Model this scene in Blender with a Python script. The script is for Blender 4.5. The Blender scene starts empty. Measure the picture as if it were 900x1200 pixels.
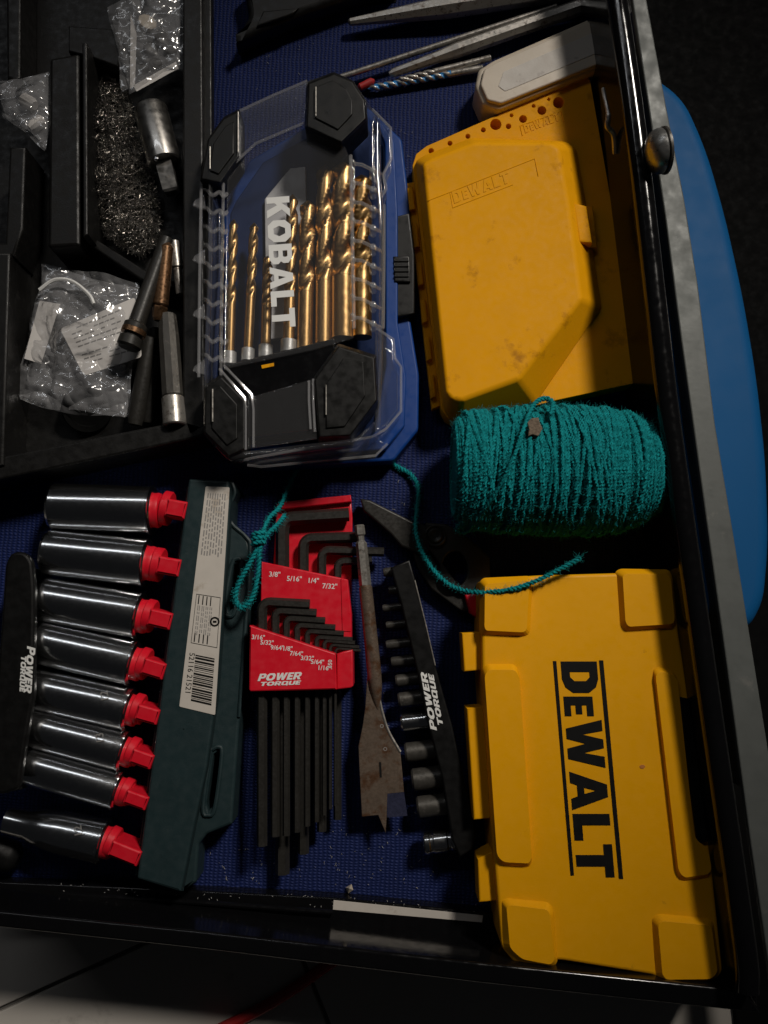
import bpy, bmesh, math, random
from mathutils import Vector, Matrix, noise
random.seed(7)
R = math.radians
scene = bpy.context.scene

# ------------------------------------------------------------------ camera
FPX, DIST, TILT = 1000.0, 0.5, R(7)
cam = bpy.data.objects.new('camera', bpy.data.cameras.new('camera'))
scene.collection.objects.link(cam)
scene.camera = cam
cam.location = (0, -DIST*math.sin(TILT), DIST*math.cos(TILT))
cam.rotation_euler = (TILT, 0, 0)
cam.data.sensor_fit = 'VERTICAL'
cam.data.angle = 2*math.atan(600/FPX)
cam.data.clip_start = 0.01
cam.data.clip_end = 50
# ------------------------------------------------------------------ light
w = bpy.data.worlds.new('World'); scene.world = w; w.use_nodes = True
bg = w.node_tree.nodes['Background']
bg.inputs[0].default_value = (0.9, 0.93, 1.0, 1); bg.inputs[1].default_value = 0.006
sl = bpy.data.lights.new('work_lamp', 'SPOT'); slo = bpy.data.objects.new('work_lamp', sl)
scene.collection.objects.link(slo)
slo.location = (0.96, 1.34, 1.72)
tgt = Vector((-0.03, 0.0, 0))
slo.rotation_euler = (tgt - slo.location).to_track_quat('-Z', 'Y').to_euler()
sl.energy = 185; sl.color = (1.0, 0.93, 0.84); sl.shadow_soft_size = 0.19
sl.spot_size = R(18.5); sl.spot_blend = 0.85
al = bpy.data.lights.new('ceiling_lamp', 'AREA'); alo = bpy.data.objects.new('ceiling_lamp', al)
scene.collection.objects.link(alo)
alo.location = (-0.75, 1.38, 1.7)
alo.rotation_euler = (R(-39), 0, R(6))
al.shape = 'RECTANGLE'; al.size = 1.5; al.size_y = 0.09; al.energy = 2.5; al.color = (0.95, 0.97, 1.0)
vs = scene.view_settings
vs.view_transform = 'Standard'; vs.look = 'None'; vs.gamma = 1; vs.exposure = 0; vs.use_curve_mapping = False
try:
    scene.cycles.max_bounces = 10; scene.cycles.transparent_max_bounces = 24
except Exception: pass

# ------------------------------------------------------------------ helpers
_ct, _st = math.cos(TILT), math.sin(TILT)
def V(px, py, z=0.0):
    """photo position of a point on the level z -> place in the scene (metres)"""
    dx, dy, dz = (px-450)/FPX, (600-py)/FPX, -1.0
    d = Vector((dx, dy*_ct - dz*_st, dy*_st + dz*_ct))
    t = (z - cam.location.z)/d.z
    return Vector(cam.location) + d*t
PX = 0.0005
COL = scene.collection
def setp(o, label=None, cat=None, group=None, kind=None):
    if label: o['label'] = label
    if cat: o['category'] = cat
    if group: o['group'] = group
    if kind: o['kind'] = kind
    return o
def T(name, label, cat, loc, group=None):
    o = bpy.data.objects.new(name, None); COL.objects.link(o)
    o.location = loc; o.empty_display_size = 0.01
    return setp(o, label, cat, group)
def link(name, me, mat, parent=None, angle=35):
    me.name = name
    if mat is not None:
        me.materials.clear(); me.materials.append(mat)
    for p in me.polygons: p.use_smooth = True
    me.set_sharp_from_angle(angle=R(angle))
    o = bpy.data.objects.new(name, me); COL.objects.link(o)
    if parent is not None:
        o.parent = parent
        base = parent
        L = Vector((0, 0, 0))
        while base is not None:
            L += base.location; base = base.parent
        o.location = -L
    return o
def mesh(name, verts, faces, mat, parent=None, angle=35):
    me = bpy.data.meshes.new(name)
    me.from_pydata([tuple(v) for v in verts], [], faces)
    bm = bmesh.new(); bm.from_mesh(me)
    bmesh.ops.recalc_face_normals(bm, faces=bm.faces)
    bm.to_mesh(me); bm.free()
    return link(name, me, mat, parent, angle)
def wn(o):
    m = o.modifiers.new('normals', 'WEIGHTED_NORMAL'); m.keep_sharp = True; m.weight = 100
    return o
def plate_xy(name, loops, z0, z1, mat, parent=None, bevel=0.0006, res=2, angle=35):
    """rounded slab from 2-D world loops (holes allowed)"""
    cu = bpy.data.curves.new('c', 'CURVE'); cu.dimensions = '2D'; cu.fill_mode = 'BOTH'
    h = z1 - z0; bevel = min(bevel, h*0.49)
    cu.extrude = max(h/2 - bevel, 0.00001); cu.bevel_depth = bevel; cu.bevel_resolution = res; cu.offset = -bevel
    for lp in loops:
        s = cu.splines.new('POLY'); s.points.add(len(lp)-1); s.use_cyclic_u = True
        for p, q in zip(s.points, lp): p.co = (q[0], q[1], 0, 1)
    ob = bpy.data.objects.new('c', cu)
    me = bpy.data.meshes.new_from_object(ob)
    bpy.data.objects.remove(ob); bpy.data.curves.remove(cu)
    me.transform(Matrix.Translation((0, 0, (z0+z1)/2)))
    return wn(link(name, me, mat, parent, angle))
def rnd(pts, r, n=4):
    """round the corners of a closed 2-D loop; r may be a list"""
    out = []; N = len(pts)
    for i in range(N):
        p = Vector(pts[i][:2]); a = Vector(pts[i-1][:2]); b = Vector(pts[(i+1) % N][:2])
        ri = r[i] if isinstance(r, (list, tuple)) else r
        da, db = a-p, b-p
        ri = min(ri, da.length*0.48, db.length*0.48)
        if ri <= 0: out.append((p.x, p.y)); continue
        s, e = p + da.normalized()*ri, p + db.normalized()*ri
        for k in range(n+1):
            t = k/n
            q = s*(1-t)**2 + p*2*t*(1-t) + e*t*t
            out.append((q.x, q.y))
    return out
def pxs(pts, z): return [V(x, y, z).xy for x, y in pts]
def plate(name, pts, zref, z0, z1, mat, parent=None, bevel=0.0008, r=0, holes=(), **k):
    lp = pxs(pts, zref)
    lp = rnd(lp, r) if r else lp
    return plate_xy(name, [lp]+[pxs(h, zref) for h in holes], z0, z1, mat, parent, bevel, **k)
def circ(cx, cy, r, n=16, ry=None):
    ry = ry or r
    return [(cx+r*math.cos(2*math.pi*i/n), cy+ry*math.sin(2*math.pi*i/n)) for i in range(n)]
def frustum(name, bot, zb, top, zt, mat, parent=None, bevel=0.002, seg=3, skirt=None, angle=40):
    """solid between two loops of equal count (world xy), bevelled"""
    n = len(bot); vs_ = []
    if skirt is not None: vs_ += [(p[0], p[1], skirt) for p in bot]
    vs_ += [(p[0], p[1], zb) for p in bot]; vs_ += [(p[0], p[1], zt) for p in top]
    L = len(vs_)//n; fs = []
    for l in range(L-1):
        for i in range(n):
            j = (i+1) % n; fs.append((l*n+i, l*n+j, (l+1)*n+j, (l+1)*n+i))
    fs.append(tuple(range((L-1)*n, L*n))); fs.append(tuple(reversed(range(n))))
    bm = bmesh.new()
    bv = [bm.verts.new(v) for v in vs_]
    for f in fs: bm.faces.new([bv[i] for i in f])
    bmesh.ops.recalc_face_normals(bm, faces=bm.faces)
    if bevel:
        bmesh.ops.bevel(bm, geom=list(bm.edges), offset=bevel, segments=seg, affect='EDGES', profile=0.5, clamp_overlap=True)
    me = bpy.data.meshes.new(name); bm.to_mesh(me); bm.free()
    return wn(link(name, me, mat, parent, angle))
def box(name, c, ax, ay, sx, sy, sz, mat, parent=None, bevel=0.0005):
    """box centred at c with half sizes, x axis ax (xy direction)"""
    ax = Vector((ax[0], ax[1], 0)).normalized(); ay = Vector((-ax.y, ax.x, 0))
    lp = [c.xy + ax.xy*a*sx + ay.xy*b*sy for a, b in ((-1,-1),(1,-1),(1,1),(-1,1))]
    return plate_xy(name, [lp], c.z-sz, c.z+sz, mat, parent, bevel)
def frames(path):
    n = len(path); out = []
    t0 = (path[1]-path[0]).normalized()
    up = Vector((0, 0, 1)) if abs(t0.z) < 0.9 else Vector((1, 0, 0))
    u = (up - t0*up.dot(t0)).normalized()
    for i in range(n):
        a, b = path[max(i-1, 0)], path[min(i+1, n-1)]
        t = (b-a)
        t = t.normalized() if t.length > 1e-9 else t0
        u = (u - t*u.dot(t)); u = u.normalized() if u.length > 1e-9 else Vector((0, 0, 1))
        out.append((t, u, t.cross(u))); t0 = t
    return out
def tube_data(path, rad, sides=8, phase=0.0, cap=True, V0=None, F0=None):
    vs_ = [] if V0 is None else V0; fs = [] if F0 is None else F0
    base = len(vs_); n = len(path)
    for i, (t, u, v) in enumerate(frames(path)):
        r = rad[i] if isinstance(rad, (list, tuple)) else rad
        for k in range(sides):
            a = phase + 2*math.pi*k/sides
            vs_.append(path[i] + u*math.cos(a)*r + v*math.sin(a)*r)
    for i in range(n-1):
        for k in range(sides):
            j = (k+1) % sides
            fs.append((base+i*sides+k, base+i*sides+j, base+(i+1)*sides+j, base+(i+1)*sides+k))
    if cap:
        fs.append(tuple(base+k for k in reversed(range(sides))))
        fs.append(tuple(base+(n-1)*sides+k for k in range(sides)))
    return vs_, fs
def tube(name, path, rad, mat, parent=None, sides=10, phase=0.0, angle=35):
    v, f = tube_data(path, rad, sides, phase)
    return mesh(name, v, f, mat, parent, angle)
def spline(pts, n=10):
    """Catmull-Rom through points"""
    P = [pts[0]*2-pts[1]] + list(pts) + [pts[-1]*2-pts[-2]]; out = []
    for i in range(1, len(P)-2):
        for k in range(n):
            t = k/n; a, b, c, d = P[i-1], P[i], P[i+1], P[i+2]
            out.append(0.5*((2*b)+(c-a)*t+(2*a-5*b+4*c-d)*t*t+(3*b-a-3*c+d)*t**3))
    out.append(P[-2]); return out
def lathe(name, A, B, prof, mat, parent=None, sides=32, angle=30, closed=True):
    """profile [(distance from A, radius)] revolved about A->B"""
    d = (B-A).normalized()
    up = Vector((0, 0, 1)) if abs(d.z) < 0.9 else Vector((1, 0, 0))
    u = (up - d*up.dot(d)).normalized(); v = d.cross(u)
    vs_, fs = [], []; n = len(prof)
    for s, r in prof:
        for k in range(sides):
            a = 2*math.pi*(k+0.5)/sides
            vs_.append(A + d*s + u*math.cos(a)*r + v*math.sin(a)*r)
    for i in range(n-1):
        for k in range(sides):
            j = (k+1) % sides
            fs.append((i*sides+k, i*sides+j, (i+1)*sides+j, (i+1)*sides+k))
    if closed:
        fs.append(tuple(reversed(range(sides)))); fs.append(tuple((n-1)*sides+k for k in range(sides)))
    return mesh(name, vs_, fs, mat, parent, angle)

# ------------------------------------------------------------------ materials
def nodes(name):
    m = bpy.data.materials.new(name); m.use_nodes = True
    nt = m.node_tree; return m, nt, nt.nodes['Principled BSDF']
def mat(name, col, rough=0.5, metal=0.0, var=0.15, vscale=60, bump=0.0, bscale=600, rvar=0.12, dirt=None, dscale=90, dth=0.62, spec=0.5, coat=0.0, scratch=0.0):
    m, nt, b = nodes(name); N = nt.nodes.new; Lk = nt.links.new
    tc = N('ShaderNodeTexCoord')
    nz = N('ShaderNodeTexNoise'); nz.inputs['Scale'].default_value = vscale; nz.inputs['Detail'].default_value = 6
    Lk(tc.outputs['Object'], nz.inputs['Vector'])
    mx = N('ShaderNodeMix'); mx.data_type = 'RGBA'
    mx.inputs[6].default_value = tuple(c*(1-var) for c in col)+(1,)
    mx.inputs[7].default_value = tuple(min(c*(1+var), 1) for c in col)+(1,)
    Lk(nz.outputs['Fac'], mx.inputs[0]); last = mx.outputs[2]
    if dirt:
        dn = N('ShaderNodeTexNoise'); dn.inputs['Scale'].default_value = dscale; dn.inputs['Detail'].default_value = 10; dn.inputs['Roughness'].default_value = 0.7
        Lk(tc.outputs['Object'], dn.inputs['Vector'])
        mr = N('ShaderNodeMapRange'); mr.inputs[1].default_value = dth; mr.inputs[2].default_value = dth+0.12
        Lk(dn.outputs['Fac'], mr.inputs[0])
        m2 = N('ShaderNodeMix'); m2.data_type = 'RGBA'; m2.inputs[7].default_value = dirt+(1,)
        Lk(mr.outputs[0], m2.inputs[0]); Lk(last, m2.inputs[6]); last = m2.outputs[2]
    Lk(last, b.inputs['Base Color'])
    n2 = N('ShaderNodeTexNoise'); n2.inputs['Scale'].default_value = vscale*4; n2.inputs['Detail'].default_value = 5
    Lk(tc.outputs['Object'], n2.inputs['Vector'])
    mr = N('ShaderNodeMapRange'); mr.inputs[3].default_value = max(rough-rvar, 0.03); mr.inputs[4].default_value = min(rough+rvar, 1)
    mr.inputs[1].default_value = 0.3; mr.inputs[2].default_value = 0.7
    Lk(n2.outputs['Fac'], mr.inputs[0]); Lk(mr.outputs[0], b.inputs['Roughness'])
    b.inputs['Metallic'].default_value = metal; b.inputs['Specular IOR Level'].default_value = spec
    b.inputs['Coat Weight'].default_value = coat; b.inputs['Coat Roughness'].default_value = 0.07; b.inputs['Coat IOR'].default_value = 2.2 if metal > 0.9 else 1.5
    if bump:
        n3 = N('ShaderNodeTexNoise'); n3.inputs['Scale'].default_value = bscale; n3.inputs['Detail'].default_value = 4
        Lk(tc.outputs['Object'], n3.inputs['Vector'])
        bp = N('ShaderNodeBump'); bp.inputs['Strength'].default_value = bump; bp.inputs['Distance'].default_value = 0.0004
        Lk(n3.outputs['Fac'], bp.inputs['Height']); Lk(bp.outputs[0], b.inputs['Normal'])
    return m
def clear(name, tint=(1, 1, 1), body=0.06, gloss=0.5, rough=0.06, bumps=0.0, bodycol=(0.7, 0.7, 0.72)):
    m, nt, b = nodes(name); N = nt.nodes.new; Lk = nt.links.new
    nt.nodes.remove(b); out = nt.nodes['Material Output']
    tr = N('ShaderNodeBsdfTransparent'); tr.inputs[0].default_value = tint+(1,)
    gl = N('ShaderNodeBsdfGlossy'); gl.inputs['Roughness'].default_value = rough
    df = N('ShaderNodeBsdfDiffuse'); df.inputs[0].default_value = bodycol+(1,)
    lw = N('ShaderNodeLayerWeight'); lw.inputs['Blend'].default_value = 0.5
    pw = N('ShaderNodeMath'); pw.operation = 'POWER'; pw.inputs[1].default_value = 3.5
    fm = N('ShaderNodeMath'); fm.operation = 'MULTIPLY_ADD'; fm.inputs[1].default_value = gloss; fm.inputs[2].default_value = 0.05 + 0.05*gloss; fm.use_clamp = True
    Lk(lw.outputs['Facing'], pw.inputs[0]); Lk(pw.outputs[0], fm.inputs[0])
    m1 = N('ShaderNodeMixShader'); m1.inputs[0].default_value = body
    Lk(tr.outputs[0], m1.inputs[1]); Lk(df.outputs[0], m1.inputs[2])
    m2 = N('ShaderNodeMixShader'); Lk(fm.outputs[0], m2.inputs[0]); Lk(m1.outputs[0], m2.inputs[1]); Lk(gl.outputs[0], m2.inputs[2])
    Lk(m2.outputs[0], out.inputs['Surface'])
    if bumps:
        tc = N('ShaderNodeTexCoord'); add = None
        for sc_, wt in ((38, 1.0), (95, 0.45)):
            nz = N('ShaderNodeTexNoise'); nz.inputs['Scale'].default_value = sc_; nz.inputs['Detail'].default_value = 1.0
            Lk(tc.outputs['Object'], nz.inputs['Vector'])
            sb_ = N('ShaderNodeMath'); sb_.operation = 'SUBTRACT'; sb_.inputs[1].default_value = 0.5; Lk(nz.outputs['Fac'], sb_.inputs[0])
            ab = N('ShaderNodeMath'); ab.operation = 'ABSOLUTE'; Lk(sb_.outputs[0], ab.inputs[0])
            mu = N('ShaderNodeMath'); mu.operation = 'MULTIPLY'; mu.inputs[1].default_value = wt; Lk(ab.outputs[0], mu.inputs[0])
            if add is None: add = mu
            else:
                a2 = N('ShaderNodeMath'); a2.operation = 'ADD'; Lk(add.outputs[0], a2.inputs[0]); Lk(mu.outputs[0], a2.inputs[1]); add = a2
        bp = N('ShaderNodeBump'); bp.inputs['Strength'].default_value = 1.0; bp.inputs['Distance'].default_value = 0.022*bumps
        Lk(add.outputs[0], bp.inputs['Height'])
        for nd in (gl, df, lw): Lk(bp.outputs[0], nd.inputs['Normal'])
    return m
M = {}
M['black'] = mat('black_plastic', (0.005, 0.005, 0.005), 0.48, spec=0.18, bump=0.12, bscale=1500, dirt=(0.010, 0.0095, 0.009), dth=0.66)
M['shadesheet'] = mat('shade_sheet_black', (0.004, 0.004, 0.004), 0.8, spec=0.08, var=0.2)  # near-black for the added sheet that darkens the floor at the right
M['tray'] = mat('tray_plastic', (0.0075, 0.0072, 0.0068), 0.46, spec=0.3, bump=0.2, bscale=1200, dirt=(0.020, 0.019, 0.017), dscale=60, dth=0.6)
M['capblack'] = mat('cap_rubber', (0.005, 0.005, 0.0048), 0.42, spec=0.28, bump=0.1, bscale=2500, dirt=(0.010, 0.0095, 0.009), dth=0.7)
M['gloss_black'] = mat('black_enamel', (0.004, 0.004, 0.0045), 0.14, rvar=0.07, dirt=(0.03, 0.029, 0.027), dscale=400, dth=0.72)
M['oxide'] = mat('black_oxide_steel', (0.023, 0.0215, 0.019), 0.42, metal=0.15, spec=0.4, var=0.3, vscale=200, dirt=(0.06, 0.055, 0.05), dscale=300, dth=0.72)
M['yellow'] = mat('yellow_plastic', (0.77, 0.352, 0.002), 0.5, spec=0.2, var=0.05, bump=0.12, bscale=1800, dirt=(0.40, 0.18, 0.008), dscale=70, dth=0.66)
M['yellow2'] = mat('smudged_yellow_plastic', (0.72, 0.315, 0.001), 0.62, spec=0.12, var=0.08, bump=0.10, bscale=1500, dirt=(0.42, 0.17, 0.004), dscale=45, dth=0.58)
M['red'] = mat('red_plastic', (0.62, 0.008, 0.022), 0.38, var=0.06, bump=0.05, dirt=(0.4, 0.01, 0.02), dth=0.7)
M['green'] = mat('dark_green_plastic', (0.014, 0.028, 0.031), 0.5, spec=0.3, var=0.15, bump=0.15, bscale=1500, dirt=(0.035, 0.05, 0.052), dth=0.62)
M['navy'] = mat('navy_tray', (0.005, 0.020, 0.085), 0.5, spec=0.2, var=0.2)
M['blue'] = mat('blue_plastic', (0.004, 0.040, 0.20), 0.45, spec=0.3, var=0.08, bump=0.06)
M['tub'] = mat('blue_tub_plastic', (0.006, 0.105, 0.30), 0.55, spec=0.15, var=0.05, vscale=20, rvar=0.05, bump=0.04)
M['chrome'] = mat('chrome', (0.72, 0.73, 0.74), 0.18, metal=1, var=0.06, rvar=0.02, vscale=150, dirt=(0.40, 0.38, 0.36), dscale=120, dth=0.76)
M['steel'] = mat('worn_steel', (0.36, 0.34, 0.31), 0.36, metal=0.7, var=0.25, vscale=120, bump=0.15, bscale=700, dirt=(0.13, 0.10, 0.08), dscale=180, dth=0.55)
M['darksteel'] = mat('dark_steel', (0.075, 0.07, 0.062), 0.42, metal=0.5, var=0.3, vscale=150, bump=0.15, bscale=500, dirt=(0.20, 0.18, 0.16), dscale=300, dth=0.6)
M['rust'] = mat('brown_steel', (0.22, 0.165, 0.125), 0.28, metal=0.6, var=0.3, vscale=160, bump=0.2, bscale=400, dirt=(0.15, 0.075, 0.04), dscale=110, dth=0.5)
M['lip'] = mat('lip_reflection_blue', (0.13, 0.14, 0.26), 0.3, metal=0.8, var=0.3, vscale=200)  # blue reflection on the cutting lip, painted into its base colour
M['gold'] = mat('titanium_gold', (0.44, 0.275, 0.115), 0.36, metal=1, var=0.12, vscale=200, rvar=0.08)
M['bronze'] = mat('bronze_bar', (0.23, 0.13, 0.07), 0.35, metal=0.9, var=0.3, vscale=200)
M['satin'] = mat('satin_steel', (0.46, 0.44, 0.41), 0.33, coat=0.4, metal=1, var=0.12, vscale=60, rvar=0.08, dirt=(0.22, 0.17, 0.13), dscale=90, dth=0.62)
M['bolt'] = mat('bolt_steel', (0.30, 0.30, 0.29), 0.33, metal=0.8, var=0.1, vscale=100)
M['rail'] = mat('grey_metal_rail', (0.12, 0.128, 0.122), 0.5, metal=0.1, spec=0.35, var=0.15, vscale=30, bump=0.15, bscale=300, dirt=(0.20, 0.195, 0.18), dscale=45, dth=0.62)
M['white'] = mat('white_print', (0.72, 0.72, 0.70), 0.5, var=0.08)
M['paper'] = mat('paper_label', (0.52, 0.48, 0.43), 0.6, var=0.12, vscale=80, dirt=(0.33, 0.27, 0.21), dscale=60, dth=0.58)
M['whitepaper'] = mat('white_card', (0.66, 0.63, 0.60), 0.6, var=0.06)
M['ink'] = mat('black_ink', (0.006, 0.006, 0.006), 0.6, spec=0.15)
M['greyink'] = mat('grey_ink', (0.22, 0.21, 0.20), 0.6)
M['cream'] = mat('cream_plastic', (0.52, 0.45, 0.36), 0.45, var=0.12, bump=0.1, dirt=(0.25, 0.19, 0.13), dscale=70, dth=0.6)
M['stone'] = mat('pale_stone', (0.50, 0.465, 0.42), 0.6, var=0.15, vscale=50, bump=0.2, dirt=(0.25, 0.22, 0.2), dscale=80, dth=0.6)
M['bitblue'] = mat('blue_flute_paint', (0.03, 0.22, 0.52), 0.35)
M['plaque'] = mat('grey_plaque', (0.55, 0.55, 0.57), 0.45)
M['twine'] = mat('teal_jute', (0.003, 0.20, 0.215), 0.85, var=0.45, vscale=500, bump=0.6, bscale=2500, spec=0.15)
M['fuzz'] = mat('teal_fibre', (0.018, 0.31, 0.325), 0.8, var=0.3, vscale=400, spec=0.2)
M['kraft'] = mat('kraft_tag', (0.15, 0.115, 0.085), 0.9, spec=0.1, bump=1.0, bscale=900, var=0.7, vscale=900)
M['tile'] = mat('floor_tile', (0.52, 0.485, 0.44), 0.4, var=0.12, vscale=15, bump=0.1, bscale=100, dirt=(0.34, 0.31, 0.28), dscale=20, dth=0.6)
M['grout'] = mat('grout', (0.16, 0.15, 0.14), 0.9)
M['redcable'] = mat('red_cable', (0.35, 0.015, 0.015), 0.5)
M['pin'] = mat('pin_steel', (0.52, 0.50, 0.47), 0.28, metal=1, var=0.4, vscale=500)
M['lint'] = mat('lint', (0.36, 0.35, 0.34), 0.9, spec=0.1)
M['lead'] = mat('zinc_collar', (0.55, 0.55, 0.54), 0.42, metal=0.6, var=0.2, vscale=400, bump=0.3)
M['clear'] = clear('clear_polycarbonate', body=0.018, gloss=0.55, rough=0.07)
M['edge'] = clear('polycarbonate_edge', body=0.15, gloss=0.9, rough=0.10)
M['bag'] = clear('clear_bag_film', body=0.16, gloss=1.0, rough=0.16, bumps=0.5)
M['bag2'] = clear('cloudy_bag_film', body=0.22, gloss=0.9, rough=0.12, bumps=0.5)

def liner_material():
    m, nt, b = nodes('woven_blue_liner'); N = nt.nodes.new; Lk = nt.links.new
    tc = N('ShaderNodeTexCoord'); mp = N('ShaderNodeMapping'); mp.inputs['Rotation'].default_value = (0, 0, R(2))
    Lk(tc.outputs['Object'], mp.inputs['Vector'])
    w1 = N('ShaderNodeTexWave'); w1.bands_direction = 'X'; w1.inputs['Scale'].default_value = 125; w1.inputs['Distortion'].default_value = 2.6; w1.inputs['Detail'].default_value = 3
    w2 = N('ShaderNodeTexWave'); w2.bands_direction = 'Y'; w2.inputs['Scale'].default_value = 190; w2.inputs['Distortion'].default_value = 4.0; w2.inputs['Detail'].default_value = 1
    for q in (w1, w2): Lk(mp.outputs[0], q.inputs['Vector'])
    mu = N('ShaderNodeMath'); mu.operation = 'MULTIPLY'; Lk(w1.outputs['Fac'], mu.inputs[0]); Lk(w2.outputs['Fac'], mu.inputs[1])
    nz = N('ShaderNodeTexNoise'); nz.inputs['Scale'].default_value = 22; nz.inputs['Detail'].default_value = 10; nz.inputs['Roughness'].default_value = 0.7; Lk(mp.outputs[0], nz.inputs['Vector'])
    mx = N('ShaderNodeMix'); mx.data_type = 'RGBA'
    mx.inputs[6].default_value = (0.0052, 0.0115, 0.056, 1); mx.inputs[7].default_value = (0.0115, 0.024, 0.122, 1)
    Lk(nz.outputs['Fac'], mx.inputs[0])
    m2 = N('ShaderNodeMix'); m2.data_type = 'RGBA'; m2.blend_type = 'MULTIPLY'; m2.inputs[0].default_value = 0.4
    Lk(mx.outputs[2], m2.inputs[6]); Lk(w1.outputs['Color'], m2.inputs[7]); Lk(m2.outputs[2], b.inputs['Base Color'])
    b.inputs['Roughness'].default_value = 0.62; b.inputs['Specular IOR Level'].default_value = 0.18
    bp = N('ShaderNodeBump'); bp.inputs['Strength'].default_value = 0.6; bp.inputs['Distance'].default_value = 0.0008
    Lk(mu.outputs[0], bp.inputs['Height']); Lk(bp.outputs[0], b.inputs['Normal'])
    return m
M['liner'] = liner_material()

# ------------------------------------------------------------------ lettering
LT = {
 'D': (.80, [[(0,0),(.45,0),(.66,.08),(.8,.28),(.8,.72),(.66,.92),(.45,1),(0,1)], [(.27,.23),(.40,.23),(.50,.34),(.50,.66),(.40,.77),(.27,.77)]]),
 'E': (.62, [[(0,0),(.62,0),(.62,.23),(.28,.23),(.28,.39),(.56,.39),(.56,.61),(.28,.61),(.28,.77),(.62,.77),(.62,1),(0,1)]]),
 'W': (1.2, [[(0,1),(.22,0),(.48,0),(.60,.50),(.72,0),(.98,0),(1.2,1),(.92,1),(.83,.45),(.71,1),(.49,1),(.37,.45),(.28,1)]]),
 'A': (.95, [[(0,0),(.28,0),(.34,.18),(.61,.18),(.67,0),(.95,0),(.63,1),(.32,1)], [(.40,.37),(.55,.37),(.475,.68)]]),
 'L': (.65, [[(0,0),(.65,0),(.65,.24),(.28,.24),(.28,1),(0,1)]]),
 'T': (.80, [[(.26,0),(.54,0),(.54,.76),(.80,.76),(.80,1),(0,1),(0,.76),(.26,.76)]]),
 'K': (.92, [[(0,0),(.28,0),(.28,.34),(.37,.44),(.58,0),(.92,0),(.57,.65),(.90,1),(.55,1),(.28,.66),(.28,1),(0,1)]]),
 'O': (.95, [[(.22,0),(.73,0),(.95,.25),(.95,.75),(.73,1),(.22,1),(0,.75),(0,.25)], [(.36,.25),(.59,.25),(.70,.5),(.59,.75),(.36,.75),(.25,.5)]]),
 'B': (.85, [[(0,0),(.62,0),(.85,.17),(.85,.40),(.74,.51),(.82,.62),(.82,.83),(.60,1),(0,1)], [(.28,.2),(.52,.2),(.57,.25),(.57,.36),(.52,.41),(.28,.41)], [(.28,.60),(.51,.60),(.55,.65),(.55,.75),(.51,.80),(.28,.80)]]),
 'P': (.78, [[(0,0),(.27,0),(.27,.33),(.60,.33),(.78,.50),(.78,.83),(.60,1),(0,1)], [(.27,.55),(.50,.55),(.52,.78),(.27,.78)]]),
 'R': (.82, [[(0,0),(.27,0),(.27,.32),(.36,.32),(.54,0),(.84,0),(.63,.36),(.80,.52),(.80,.83),(.62,1),(0,1)], [(.27,.53),(.50,.53),(.53,.78),(.27,.78)]]),
 'Q': (.88, [[(.15,0),(.62,0),(.78,-.12),(.92,0),(.84,.15),(.84,.85),(.70,1),(.15,1),(0,.85),(0,.15)], [(.27,.22),(.57,.22),(.57,.78),(.27,.78)]]),
 'U': (.82, [[(.15,0),(.67,0),(.82,.15),(.82,1),(.55,1),(.55,.23),(.27,.23),(.27,1),(0,1),(0,.15)]]),
}
def word(name, text, O, a, b, z, mat_, parent, shear=0.0, gap=0.10, small=(), smallh=0.8, big=(), th=0.0003, fit=None):
    """flat block letters; O origin (xy), a advance unit for one letter height, b letter height vector; each letter its own part"""
    adv = sum(LT[c][0]*(smallh if i in small else 1) + gap for i, c in enumerate(text)) - gap
    if fit: a = a.normalized()*(fit/adv)
    x = 0
    for i, c in enumerate(text):
        wd, loops = LT[c]; s = smallh if i in small else 1
        hy = 1.22 if i in big else s
        out = []
        for lp in loops:
            out.append([O + a*(x + (px_*s) + shear*py_*hy) + b*(py_*hy) for px_, py_ in lp])
        plate_xy('letter', out, z, z+th, mat_, parent, bevel=0.00005, res=0)
        x += wd*s + gap
def smalltext(name, text, O, a, size, z, mat_, parent, bold=0.0, shear=0.0, rot=None):
    cu = bpy.data.curves.new('t', 'FONT'); cu.body = text; cu.size = size; cu.extrude = 0.0001; cu.offset = bold; cu.shear = shear
    cu.resolution_u = 2
    ob = bpy.data.objects.new('t', cu); me = bpy.data.meshes.new_from_object(ob)
    bpy.data.objects.remove(ob); bpy.data.curves.remove(cu)
    ang = math.atan2(a.y, a.x)
    me.transform(Matrix.Translation((O.x, O.y, z)) @ Matrix.Rotation(ang, 4, 'Z'))
    return link(name, me, mat_, parent)

# ================================================================== SETTING
FZ = -0.026
floor = mesh('floor', [(-3, -3, FZ-0.003), (3, -3, FZ-0.003), (3, 3, FZ-0.003), (-3, 3, FZ-0.003)], [(0, 1, 2, 3)], M['grout'])
setp(floor, 'pale tiled floor under the tool box', 'floor', kind='structure')
ga, gb = V(0, 1183, FZ).xy, V(160, 1110, FZ).xy
gd = (gb-ga).normalized(); gn = Vector((-gd.y, gd.x)); TS = 0.30
for i in range(-2, 3):
    for j in range(-2, 3):
        o_ = ga + gd*(0.17 + i*TS) + gn*(j*TS); g = 0.0012
        lp = [o_ + gd*g + gn*g, o_ + gd*(TS-g) + gn*g, o_ + gd*(TS-g) + gn*(TS-g), o_ + gd*g + gn*(TS-g)]
        plate_xy('floor_tile', [lp], FZ-0.006, FZ, M['tile'], floor, 0.0008)
cab = [V(x, y, FZ+0.003) for x, y in ((240, 1215), (300, 1185), (345, 1158), (400, 1120), (470, 1080))]
setp(tube('red_cable', spline(cab), 0.0032, M['redcable'], sides=10), 'dark red cable lying on the floor below the drawer edge', 'cable')

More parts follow.
